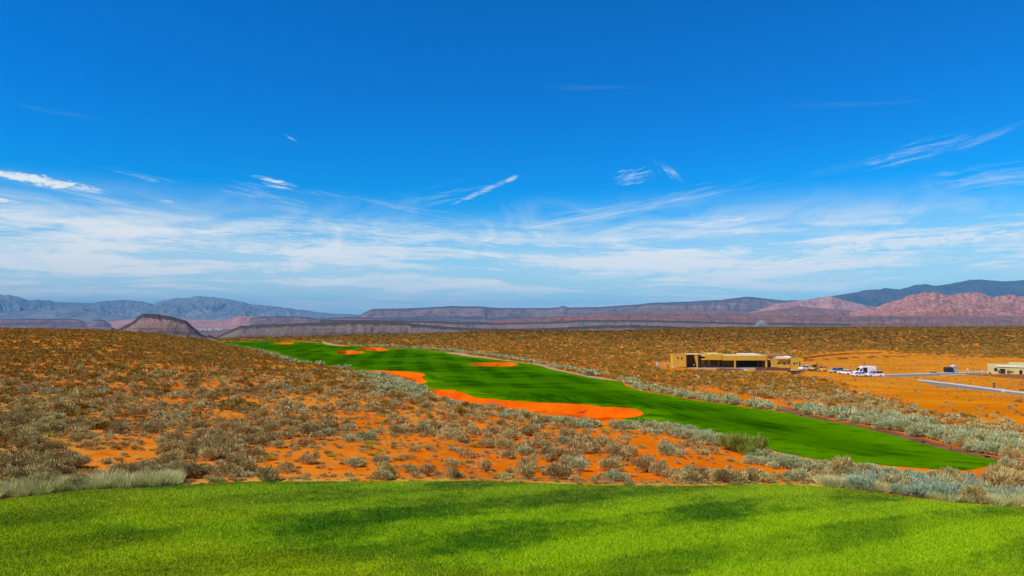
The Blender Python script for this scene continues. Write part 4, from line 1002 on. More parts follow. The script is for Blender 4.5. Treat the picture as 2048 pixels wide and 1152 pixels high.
# ------------------------------------------------------------------ building kit
class MB:
    def __init__(s): s.V = []; s.F = []
    def face(s, pts): b = len(s.V); s.V += [tuple(p) for p in pts]; s.F.append(tuple(range(b, b+len(pts))))
    def box(s, x0, x1, y0, y1, z0, z1):
        b = len(s.V); s.V += [(x0,y0,z0),(x1,y0,z0),(x1,y1,z0),(x0,y1,z0),(x0,y0,z1),(x1,y0,z1),(x1,y1,z1),(x0,y1,z1)]
        s.F += [tuple(b+i for i in f) for f in ((3,2,1,0),(4,5,6,7),(0,1,5,4),(1,2,6,5),(2,3,7,6),(3,0,4,7))]; return s
    def prism(s, prof, y0, y1, inset=None):
        """profile in x,z pushed from y0 to y1; inset pulls in points above a height"""
        n = len(prof); b = len(s.V); f = inset or (lambda z: 0)
        s.V += [(x, y0+f(z), z) for x, z in prof]+[(x, y1-f(z), z) for x, z in prof]
        s.F.append(tuple(b+i for i in range(n))); s.F.append(tuple(b+n+i for i in reversed(range(n))))
        for i in range(n): j = (i+1) % n; s.F.append((b+j, b+i, b+n+i, b+n+j))
        return s
    def cyl(s, p, q, r0, r1=None, n=12):
        r1 = r0 if r1 is None else r1; p = Vector(p); q = Vector(q); d = (q-p).normalized()
        a = d.orthogonal().normalized(); c = d.cross(a); b = len(s.V)
        for cc, r in ((p, r0), (q, r1)):
            for i in range(n): t = 2*math.pi*i/n; s.V.append(tuple(cc+(a*math.cos(t)+c*math.sin(t))*r))
        for i in range(n): j = (i+1) % n; s.F.append((b+i, b+j, b+n+j, b+n+i))
        s.F.append(tuple(b+i for i in reversed(range(n)))); s.F.append(tuple(b+n+i for i in range(n))); return s
    def build(s, name, mat, parent=None, bev=0.0, smooth=False, loc=None):
        me = bpy.data.meshes.new(name); me.from_pydata(s.V, [], s.F); me.materials.append(mat); me.update()
        o = bpy.data.objects.new(name, me); COL.objects.link(o)
        if parent is not None: o.parent = parent
        if loc is not None: o.location = loc
        if bev:
            md = o.modifiers.new('edge', 'BEVEL'); md.width = bev; md.segments = 2; md.limit_method = 'ANGLE'
        if smooth: me.polygons.foreach_set('use_smooth', [True]*len(me.polygons))
        return o
def empty(name, loc, rz=0, label=None, cat=None, group=None):
    o = bpy.data.objects.new(name, None); COL.objects.link(o); o.location = loc; o.rotation_euler = (0, 0, rz)
    o.empty_display_size = 0.3
    return tag(o, label, cat, group)

def mat_sheath():
    m, t, b = new_mat('yellow_wall_sheathing'); tc = t.add('ShaderNodeTexCoord').outputs['Object']; s = t.add('ShaderNodeSeparateXYZ'); t.l.new(tc, s.inputs[0])
    n = t.noise(tc, 0.8, 6, 0.6); n2 = t.noise(tc, 6, 4)
    c = t.mix(t.smooth(n, 0.3, 0.7), (0.66, 0.36, 0.035), (0.80, 0.48, 0.07))
    seam = t.m('ADD', t.m('LESS_THAN', t.m('FRACT', t.m('DIVIDE', s.outputs[0], 1.22)), 0.035), t.m('LESS_THAN', t.m('FRACT', t.m('DIVIDE', s.outputs[2], 2.44)), 0.02))
    c = t.mix(t.m('MULTIPLY', seam, 0.45), c, (0.36, 0.19, 0.03)); c = t.mix(t.m('MULTIPLY', n2, 0.25), c, (0.50, 0.28, 0.03))
    t.l.new(c, b.inputs['Base Color']); return m
M_SHEATH = mat_sheath()
M_OSB = flat('raw_wood_sheathing', (0.34, 0.16, 0.05), .85, vary=.25, scale=2)
M_FASC = flat('new_fascia_board', (0.74, 0.52, 0.13), .7, vary=.15, scale=1.5)
M_MEMB = flat('white_roof_membrane', (0.80, 0.77, 0.72), .6, vary=.08)
M_TAN = flat('tan_roof_underlay', (0.72, 0.55, 0.25), .8)
M_INSHADE = flat('painted_inner_shade', (0.02, 0.015, 0.012), .6)  # near-black colour stands in for the shade inside openings
M_GLASS = flat('dark_window_glass', (0.02, 0.025, 0.03), .08, spec=.6)
M_FRAME = flat('pale_window_frame', (0.62, 0.42, 0.16), .6)
M_CONC = flat('concrete', (0.46, 0.42, 0.38), .85)
M_KERB = flat('white_kerb_concrete', (0.72, 0.70, 0.64), .8)
M_RET = flat('dark_block_wall', (0.145, 0.080, 0.060), .9, vary=.25, scale=1.2)
M_CREAM = flat('cream_stucco', (0.56, 0.50, 0.22), .85, vary=.1)
M_BROWNW = flat('brown_block_wall', (0.28, 0.105, 0.03), .9, vary=.2)
M_WHITE = flat('white_paint', (0.82, 0.83, 0.84), .3, spec=.5, vary=.03)
M_BLACK = flat('black_rubber', (0.02, 0.02, 0.02), .7)
M_DARK = flat('dark_steel', (0.05, 0.045, 0.045), .5, spec=.4)
M_RIM = flat('wheel_rim', (0.45, 0.45, 0.46), .35, metal=.6)
M_YELL = flat('machine_yellow', (0.78, 0.42, 0.02), .45)
M_RUST = flat('rusty_steel', (0.30, 0.10, 0.03), .7, vary=.4)
M_GREY = flat('grey_plastic', (0.36, 0.40, 0.44), .5)
M_SILV = flat('silver_paint', (0.50, 0.58, 0.66), .3, metal=.3)
M_RED = flat('tail_lamp_red', (0.5, 0.02, 0.02), .3)
M_LENS = flat('lamp_lens', (0.7, 0.72, 0.75), .15)
M_WOOD = flat('weathered_timber', (0.16, 0.09, 0.05), .9, vary=.3)
M_HIVIS = flat('high_visibility_cloth', (0.62, 0.90, 0.02), .8)
M_SKIN = flat('skin', (0.45, 0.25, 0.17), .6)
M_JEANS = flat('dark_denim', (0.03, 0.04, 0.07), .9)
M_HAT = flat('white_helmet', (0.8, 0.8, 0.78), .4)

def hx(px, Yd): return img_dir(px, 735)[0]*Yd
def hz(py, Yd): return ZC - img_dir(1024, py)[1]*Yd
def wall_open(mb, x0, x1, z0, z1, y0, y1, ops):
    """a wall slab with real openings (list of x0,x1,z0,z1)"""
    xs = sorted({x0, x1, *[o[0] for o in ops], *[o[1] for o in ops]})
    for a, b in zip(xs[:-1], xs[1:]):
        cut = sorted([(o[2], o[3]) for o in ops if o[0] <= a+1e-6 and o[1] >= b-1e-6])
        z = z0
        for c, d in cut:
            if c > z+1e-4: mb.box(a, b, y0, y1, z, c)
            z = max(z, d)
        if z < z1-1e-4: mb.box(a, b, y0, y1, z, z1)
def window(parent, x0, x1, z0, z1, y, fr=M_FRAME, glass=M_GLASS, name='window', t=0.07):
    w = MB(); g = 0.003
    w.box(x0-t, x1+t, y-.03, y+.10, z1+g-0.003, z1+t); w.box(x0-t, x1+t, y-.03, y+.10, z0-t, z0)
    w.box(x0-t, x0, y-.027, y+.097, z0, z1-0.001); w.box(x1, x1+t, y-.027, y+.097, z0, z1-0.001)
    f = w.build(name, fr, parent)
    MB().box(x0, x1, y+.12, y+.14, z0, z1).build('pane_or_shade', glass, f)
    return f

def unfinished_house():
    Y = HOUSE_Y; fl = hz(737.5, Y); ox = hx(1473, Y)
    root = empty('unfinished_house', (ox, Y, fl), 0, 'long low flat-roofed house under construction in yellow wall sheathing, beside the graded orange lot', 'house')
    X = lambda px: hx(px, Y)-ox
    Z = lambda py: hz(py, Y)-fl
    sheath, osb, fasc = MB(), MB(), MB()
    def wall(name, px0, px1, pt, pb, yo, mat, ops=(), th=0.25, style='window'):
        mb = MB(); O = [(X(a), X(b), Z(d), Z(c)) for a, b, c, d in ops]
        wall_open(mb, X(px0), X(px1), Z(pb), Z(pt), yo, yo+th, O); w = mb.build(name, mat, root)
        for o in O: window(w, o[0], o[1], o[2], o[3], yo, glass=M_INSHADE if style == 'void' else M_GLASS, name='window' if style != 'door' else 'doorway')  # void style fills the opening with a shade-coloured sheet, not glass
        return w
    def side(px, y0, y1, pt, pb, mat): MB().box(X(px)-.12, X(px)+.13, y0, y1, Z(pb), Z(pt)).build('wall', mat, root)
    # garage block
    wall('wall', 1346, 1372.6, 707.3, 734, 0, M_SHEATH, [(1355, 1357.6, 713.6, 718.4), (1362.2, 1364.9, 714.2, 718.8)])
    side(1346, .26, 2.6, 707.3, 734, M_SHEATH); side(1372.2, .26, 6.5, 707.5, 734, M_OSB)
    # entry court
    wall('wall', 1373.6, 1403, 709.8, 735, 5, M_OSB, [(1373.9, 1377, 719.5, 734.6)], style='door')
    MB().box(X(1372.9), X(1403), -.1, 5.3, Z(709.5), Z(708)).build('roof', M_TAN, root)
    fin = MB(); fin.prism([(X(1388.6), Z(711)), (X(1395.6), Z(711)), (X(1395.6), Z(735)), (X(1394), Z(735))], -.2, .15); fin.build('sunlit_fin_wedge', M_SHEATH, root)  # fin wall tapered to the outline of its sunlit part
    MB().box(X(1396.2), X(1396.2)+.25, .2, 5, Z(735), Z(709.6)).build('wall', M_OSB, root)
    # raised middle bay with its boxed fascia
    wall('wall', 1403.2, 1444.6, 709.5, 735.5, 3, M_OSB, [(1404.4, 1407.6, 720.5, 735), (1414, 1420.4, 720.5, 731.6), (1426, 1442, 720.5, 732.6)])
    MB().box(X(1410.2), X(1443.6), -.6, 3.0, Z(719.6), Z(709.6)).build('fascia', M_SHEATH, root)
    MB().box(X(1402.6), X(1410), -.3, 3.0, Z(712.8), Z(708.6)).build('fascia', M_FASC, root)
    MB().box(X(1404), X(1410), -.25, 3.0, Z(719.7), Z(717.2)).build('fascia', M_FASC, root)
    MB().box(X(1421), X(1446), -.1, 8, Z(709.3), Z(707.4)).build('roof', M_FASC, root)
    # covered patio
    wall('wall', 1445, 1532, 712, 736.5, 6, M_OSB, [(1445.4, 1453.5, 720, 735.5), (1480, 1527.6, 719, 735.8)], style='void')
    MB().box(X(1444.4), X(1532.4), -.5, -.2, Z(720.6), Z(712.6)).build('fascia', M_SHEATH, root)
    MB().box(X(1446.5), X(1534), -.52, 8, Z(712.4), Z(711)).build('roof', M_FASC, root)
    for a, b, pb in ((1468.3, 1470.9, 735.6), (1530.4, 1533.6, 737)):
        MB().box(X(a), X(b), -.45, .05, Z(pb), Z(720.4)).build('column', M_SHEATH, root)
    MB().box(X(1503), X(1540), 8.2, 15, Z(713), Z(711.0)).build('roof', M_MEMB, root)
    # link and wings
    wall('wall', 1532.6, 1544, 713, 737.2, 3.4, M_OSB, [(1536, 1540.8, 722.5, 736.8)], style='door')
    MB().box(X(1537), X(1543.6), 1.2, 3.3, Z(720.2), Z(718.2)).build('canopy', M_FASC, root)
    wall('wall', 1543.6, 1580.6, 717.4, 738, .4, M_SHEATH, [(1555.6, 1561.4, 724.8, 728), (1568, 1571.4, 724.8, 729.6), (1577.8, 1579.8, 724.6, 729.2)])
    side(1543.8, .7, 5, 717.5, 738, M_OSB)
    MB().box(X(1536), X(1561), 3.8, 12, Z(716.6), Z(712.0)).build('roof', M_OSB, root)
    MB().box(X(1554.6), X(1583), -.3, 5, Z(718.2), Z(716.9)).build('roof', M_FASC, root)
    MB().box(X(1559), X(1583), 5.1, 11, Z(717.5), Z(714.4)).build('roof', M_MEMB, root)
    wall('wall', 1581.2, 1601, 716.2, 739.2, -.6, M_SHEATH, [(1585.4, 1588.8, 724.4, 729), (1591.8, 1593.9, 723.8, 728.8), (1597, 1599.3, 723, 733)])
    side(1600.8, -.3, 12, 716.4, 739, M_OSB); side(1581.3, -.34, .38, 716.4, 739, M_OSB)
    MB().prism([(X(1581.5), Z(716)), (X(1584), Z(713.4)), (X(1590), Z(715.6))], 1.0, 6.0).build('parapet', M_MEMB, root)
    # rest of the shell behind, floor slab
    MB().box(X(1375)+.2, X(1600.5), 6.6, 18, Z(736.5), Z(712.6)).build('rear_shell', M_OSB, root)
    MB().box(X(1372.9)+.2, X(1600.5), 5.4, 6.5, Z(716.0), Z(713.6)).build('ceiling_deck', M_OSB, root)
    MB().box(X(1346)+.3, X(1372)-.2, .3, 2.7, Z(734), Z(708.4)).build('roof', M_TAN, root)
    MB().box(X(1344), X(1543.3), -1.4, 6.2, Z(745), Z(735.7)).build('floor_slab', M_CONC, root)
    MB().box(X(1543.5), X(1602), -1.2, 6.2, Z(747), Z(739.3)).build('footing', M_CONC, root)
    for (a, b, pt, pl, pb, lab) in ((1434, 1496, 736.8, 737.4, 745, 'low dark retaining wall below the covered patio, its end sloping to the sand'), (1507, 1580, 735.0, 737.5, 746, 'longer dark block retaining wall in front of the bedroom wing of the unfinished house')):
        Yw = Y-5; r = empty('retaining_wall', (hx((a+b)/2, Yw), Yw, hz(740, Yw)), 0, lab, 'wall', 'dark retaining walls below the unfinished house')
        w0 = hx((a+b)/2, Yw); zz = hz(740, Yw); xa, xb = hx(a, Yw)-w0, hx(b, Yw)-w0; f = lambda p: hz(p, Yw)-zz
        if a < 1500: prof = [(xa, f(pb)), (xb+1.2, f(pb)), (xb, f(742.5)), (xb-1.8, f(738.6)), (xa, f(pt))]
        else: prof = [(xa-.2, f(pb)), (xb, f(pb)), (xb, f(pt+1)), (xb-4, f(pt)), (xa+.9, f(pt))]
        MB().prism(prof, -.15, .15).build('wall_face', M_RET, r)
        MB().box((xa+1.0), (xb-2.2 if a < 1500 else xb-4), -.2, .2, f(pt)+.004, f(pt)+.10).build('coping', M_WOOD, r)
unfinished_house()

def cream_house():
    Y = 218.0; fl = hz(749, Y); ox = hx(2010, Y)
    lx = hx(1975, Y)-ox; W2 = .80
    root = empty('cream_house', (hx(1975, Y), Y, fl), -.60, 'cream stucco flat-roofed house behind a brown garden wall near the road', 'house')
    X = lambda px: (hx(px, Y)-ox-lx)*W2
    Z = lambda py: hz(py, Y)-fl
    def wall(px0, px1, pt, pb, yo, ops):
        mb = MB(); O = [(X(a), X(b), Z(d), Z(c)) for a, b, c, d in ops]; wall_open(mb, X(px0), X(px1), Z(pb), Z(pt), yo, yo+.25, O)
        w = mb.build('wall', M_CREAM, root)
        for o in O: window(w, *o, yo, fr=M_DARK)
    wall(1974.5, 2078, 729.5, 751, 0, [(1989.2, 1994.6, 736, 741.6), (2000.8, 2010.4, 737, 746), (2039.4, 2044.6, 738.6, 748)])
    MB().box(X(1974.5), X(1974.5)+.25, .26, 12, Z(751), Z(729.6)).build('wall', M_CREAM, root)
    MB().box(X(1975), X(2078), .3, 12, Z(751), Z(731)).build('rear_shell', M_CREAM, root)
    MB().box(X(1994), X(2046), -.25, 3, Z(732.6), Z(730.2)).build('roof', M_MEMB, root)
    MB().box(X(2020), X(2078), 5, 11, Z(731), Z(726.2)).build('upper_wall', M_CREAM, root)
    MB().box(X(2046.5), X(2078), -.2, 2, Z(734.5), Z(731.6)).build('roof', M_FASC, root)
    # garden wall
    P0, P1 = at(1935, 749.6), at(2070, 758.5); mid = (P0+P1)/2; w = empty('garden_wall', mid, 0, 'low red-brown garden wall in front of the cream house', 'wall')
    T0, T1 = hz(748.9, P0.y)-mid.z, hz(749.6, P1.y)-mid.z; A, B = P0-mid, P1-mid; mb = MB()
    for y0, y1, za, zb, ha, hb, nm, mt in ((-.12, .12, -.6, -.6, 0, 0, 'wall_face', M_BROWNW), (-.17, .17, None, None, .09, .09, 'coping', M_BROWNW)):
        m_ = MB(); lo0 = A.z-.5 if za is not None else T0+.002; lo1 = B.z-.6 if za is not None else T1+.002
        V = [(A.x, A.y+y0, lo0), (B.x, B.y+y0, lo1), (B.x, B.y+y1, lo1), (A.x, A.y+y1, lo0), (A.x, A.y+y0, T0+ha), (B.x, B.y+y0, T1+hb), (B.x, B.y+y1, T1+hb), (A.x, A.y+y1, T0+ha)]
        m_.V = V; m_.F = [(3,2,1,0),(4,5,6,7),(0,1,5,4),(1,2,6,5),(2,3,7,6),(3,0,4,7)]; m_.build(nm, mt, w)
    p = empty('gate_pillar', (hx(1966, 216), 216, hz(746.8, 216)), 0, 'short cream pillar at the end of the road by the garden wall', 'pillar')
    MB().box(-.3, .3, -.3, .3, 0, .85).build('shaft', M_CREAM, p, .03); MB().box(-.38, .38, -.38, .38, .854, .98).build('cap', M_KERB, p, .02)
    # garden plants against the wall
    for (px, pb, hgt, wd, lab, nm, cat) in ((1998, 746, 1.4, .35, 'narrow dark green columnar shrub between the two windows of the cream house', 'columnar_shrub', 'shrub'), (2020, 748.5, 1.25, .9, 'small leafy desert tree against the cream wall', 'small_tree', 'tree'), (1979, 747, .8, .6, 'low rounded shrub at the corner of the cream house', 'garden_shrub', 'shrub')):
        s_ = (hx(px, Y)-hx(1975, Y))*W2; Yp = Y-s_*math.sin(.6)-.8; q = empty(nm, (hx(px, Yp), Yp, hz(pb, Yp)-.3), 0, lab, cat)
        V, Fc, T = dome_shrub(int(px), 500, 9, .3, .09, 1.0, loose=.6); V = V*np.array([wd, wd, hgt*.8]) + np.array([0, 0, hgt*.3 if cat == 'tree' else 0])
        link_mesh('crown' if cat == 'tree' else 'leaf_mass', V, Fc, [M_GREEN], q, attrs={'tint': T}); MB().cyl((0,0,-.1), (0,0,hgt*.5), .05, .03).build('trunk' if cat == 'tree' else 'stem', M_WOOD, q)
cream_house()

# ------------------------------------------------------------------ vehicles
def wheel(parent, x, y, r, side):
    w = MB().cyl((x, y-.11, r), (x, y+.11, r), r, n=20).build('wheel', M_BLACK, parent, .03)
    MB().cyl((x, y+side*.112, r), (x, y+side*.125, r), r*.6, n=14).build('rim', M_RIM, w)
def vehicle(kind, loc, rz, label, group, paint=M_WHITE, open_door=False, scale=0.9):
    """x points to the front of the vehicle"""
    nm = {'van': 'cargo_van', 'pickup': 'pickup_truck', 'suv': 'suv_car', 'sedan': 'sedan_car'}[kind]; cat = {'van': 'van', 'pickup': 'pickup truck', 'suv': 'car', 'sedan': 'car'}[kind]
    r = empty(nm, loc, rz, label, cat, group); r.scale = (scale,)*3
    L, Wd, Hh, gh, wb = {'van': (5.9, 2.0, 2.55, 1.0, 3.6), 'pickup': (5.7, 1.95, 1.85, 1.02, 3.6), 'suv': (4.8, 1.9, 1.72, .95, 2.8), 'sedan': (4.7, 1.82, 1.45, .85, 2.8)}[kind]
    f, b, w = L/2, -L/2, Wd/2; sill = .32
    wr = .36
    if kind == 'van':
        ins = lambda z: max(0, z-1.1)*.10
        m = MB().prism([(b, .45), (b+.05, sill), (f-.1, sill), (f, .6), (f-.05, .95), (f-.75, 1.18), (f-1.55, 2.05), (f-2.0, 2.42), (f-2.4, Hh), (b+.15, Hh), (b, 2.3)], -w, w, ins); m.build('body', paint, r, .05)
        for s in (-1, 1):
            MB().prism([(f-1.0, 1.2), (f-1.72, 1.2), (f-1.95, 1.95), (f-1.62, 1.95)], s*(w-.03)-.02, s*(w-.03)+.02).build('side_window', M_GLASS, r)
        g = MB(); g.face([(f-.80, -w+.2, 1.24), (f-.80, w-.2, 1.24), (f-1.52, w-.28, 2.10), (f-1.52, -w+.28, 2.10)]); o = g.build('windscreen', M_GLASS, r); o.location = (.03, 0, .03)
        if open_door:  # dark plate on the body side paints the shade inside the van
            MB().box(f-3.25, f-2.1, w+.004, w+.03, .48, 2.2).build('door_shade_plate', M_INSHADE, r); MB().box(f-4.75, f-3.4, w+.07, w+.13, .5, 2.2).build('sliding_door', paint, r, .02)
            MB().box(f-5.6, f-3.4, w-.05, w-.03+.08, .75, .8).build('side_trim', M_GREY, r)
        else: MB().box(b+.4, f-2.2, w-.01, w+.02, .72, .8).build('side_trim', M_GREY, r)
    else:
        hood = {'pickup': 1.12, 'suv': 1.05, 'sedan': .95}[kind]; fx = f-{'pickup': 1.45, 'suv': 1.15, 'sedan': 1.25}[kind]
        rear = {'pickup': f-3.3, 'suv': b+.12, 'sedan': b+.75}[kind]
        if kind == 'pickup': prof = [(b, .5), (b+.1, sill+.1), (f-.1, sill), (f, .55), (f-.04, .95), (f-.2, hood), (fx, hood+.08), (rear-.05, hood+.08), (b, hood+.02)]
        else: prof = [(b, .5), (b+.1, sill), (f-.1, sill), (f, .52), (f-.05, .78), (f-.3, hood-.1), (fx, hood), (rear-.3, hood+.02), (b+.02, hood-.02)]
        MB().prism(prof, -w, w, lambda z: max(0, z-.9)*.15).build('body', paint, r, .05)
        ctop = Hh; cab = [(fx+.05, hood+.0), (fx-.75, ctop-.03), (fx-1.0, ctop), (rear+.35 if kind != 'pickup' else rear+.12, ctop-.03), (rear if kind != 'sedan' else rear-.15, hood+.0)]
        MB().prism([(x, z+.085 if kind == 'pickup' and z < 1.3 else z+.003) for x, z in cab], -w+.07, w-.07, lambda z: max(0, z-hood)*.25).build('cabin_glass', M_GLASS, r)
        rx0, rx1 = fx-.74, (rear+.33 if kind != 'pickup' else rear+.1); MB().box(rx1, rx0, -w+.22, w-.22, ctop-.03+.002, ctop+.04).build('roof', paint, r, .02)
        for s in (-1, 1):
            for (xa, xb) in ((fx+.02, fx-.72), (fx-1.25, fx-1.22), (rear, rx1)):
                MB().cyl((xa, s*(w-.08), hood+.04), (xb, s*(w-.22), ctop), .045, n=6).build('pillar', paint, r)
        if kind == 'pickup': MB().box(b+.12, rear-.15, -w+.15, w-.15, hood+.085, hood+.095).build('truck_bed', M_BLACK, r)
        if kind == 'suv':
            for s in (-1, 1): MB().cyl((rx1+.1, s*(w-.3), ctop+.09), (rx0-.2, s*(w-.3), ctop+.09), .025, n=6).build('roof_rail', M_DARK, r)
    for s in (-1, 1):
        for xx in (f-.95, f-.95-wb): wheel(r, xx, s*(w-.10), wr, s)
        MB().box(f-.09, f-.01, s*(w-.38)-.16, s*(w-.38)+.16, .66, .82).build('headlight', M_LENS, r); MB().box(b-.012, b+.05, s*(w-.16)-.09, s*(w-.16)+.09, .8, 1.1).build('tail_light', M_RED, r)
        MB().box(fx-.5 if kind != 'van' else f-1.35, (fx-.35 if kind != 'van' else f-1.2), s*(w+.06)-.07, s*(w+.06)+.07, 1.1 if kind != 'van' else 1.25, 1.25 if kind != 'van' else 1.55).build('mirror', M_DARK, r)
    MB().box(f-.06, f+.05, -w+.15, w-.15, .40, .56).build('bumper', M_DARK, r, .02)
    return r
GV = 'vehicles parked on the building site'
def on_ground(px, py, Yd=None):
    p = at(px, py)
    return p
def vat(px, py, Yd):
    X_ = hx(px, Yd); return Vector((X_, Yd, gz(X_, Yd)))
vehicle('van', at(1729, 750.4), math.pi, 'tall white cargo van with its dark side door standing open, tallest of the parked vehicles', GV, open_door=True, scale=1.0)
vehicle('sedan', at(1719, 753.2), math.pi+.12, 'low white saloon car parked directly in front of the open cargo van', GV)
vehicle('suv', at(1749, 754.2), math.pi-.05, 'white car with dark side glass where the grey road starts, by the van tail', GV)
vehicle('suv', at(1673, 746.0), math.pi+.35, 'silver-white car with roof rails standing nearest the yellow machines', GV, paint=M_SILV)
vehicle('sedan', at(1691, 748.6), math.pi-1.0, 'small white car seen from its dark rear window, between the silver car and the van', GV)
vehicle('pickup', at(1614, 741), math.pi+.25, 'white pickup truck parked against the end wall of the unfinished house', GV)

def loader():
    r = empty('skid_loader', at(1629, 742.2), math.pi+.4, 'yellow skid loader with dark cab standing behind the white pickup', 'loader', 'yellow site machines')
    MB().prism([(-1.5, .35), (1.0, .35), (1.1, .7), (.6, 1.1), (-1.2, 1.3), (-1.55, 1.0)], -.6, .6).build('chassis', M_YELL, r, .03)
    MB().prism([(-.7, 1.12), (.55, 1.12), (.45, 2.1), (-.6, 2.1)], -.5, .5).build('cab', M_DARK, r, .03)
    MB().box(-.75, .6, -.6, .6, 2.104, 2.2).build('cab_roof', M_YELL, r, .02)
    for s in (-1, 1):
        MB().cyl((-1.4, s*.72, 1.5), (1.5, s*.72, .75), .09, n=8).build('lift_arm', M_YELL, r); MB().cyl((1.5, s*.72, .75), (1.8, s*.72, .3), .08, n=8).build('arm_link', M_DARK, r)
        for x in (-.85, .65): wheel(r, x, s*.75, .40, s)
    MB().prism([(1.7, .1), (2.5, .05), (2.45, .15), (1.85, .3), (1.8, .7), (1.7, .7)], -.9, .9).build('bucket', M_DARK, r)
    r = empty('forklift', at(1641, 743.4), math.pi-.6, 'rough-terrain forklift in yellow and rust brown, set apart from the pickup', 'forklift', 'yellow site machines')
    MB().prism([(-1.6, .45), (.9, .45), (.9, .95), (-.3, 1.05), (-1.7, 1.15)], -.65, .65).build('chassis', M_YELL, r, .03)
    MB().prism([(-1.7, 1.154), (-.5, 1.06), (-.6, 1.6), (-1.6, 1.6)], -.6, .6).build('engine_cover', M_RUST, r, .03)
    for s in (-1, 1):
        for x in (-.5, .7): MB().cyl((x, s*.58, 1.0), (x*.8, s*.5, 2.3), .05, n=6).build('cab_post', M_DARK, r)
        MB().cyl((1.05, s*.35, .2), (.95, s*.35, 3.0), .07, n=6).build('mast_rail', M_RUST, r); MB().box(1.1, 2.3, s*.35-.07, s*.35+.07, .18, .25).build('fork', M_DARK, r)
        wheel(r, .6, s*.78, .5, s); wheel(r, -1.15, s*.74, .4, s)
    MB().box(-.6, .75, -.62, .62, 2.304, 2.4).build('cab_roof', M_RUST, r, .02); MB().box(-.35, .15, -.25, .25, 1.06, 1.5).build('seat', M_BLACK, r, .03)
loader()

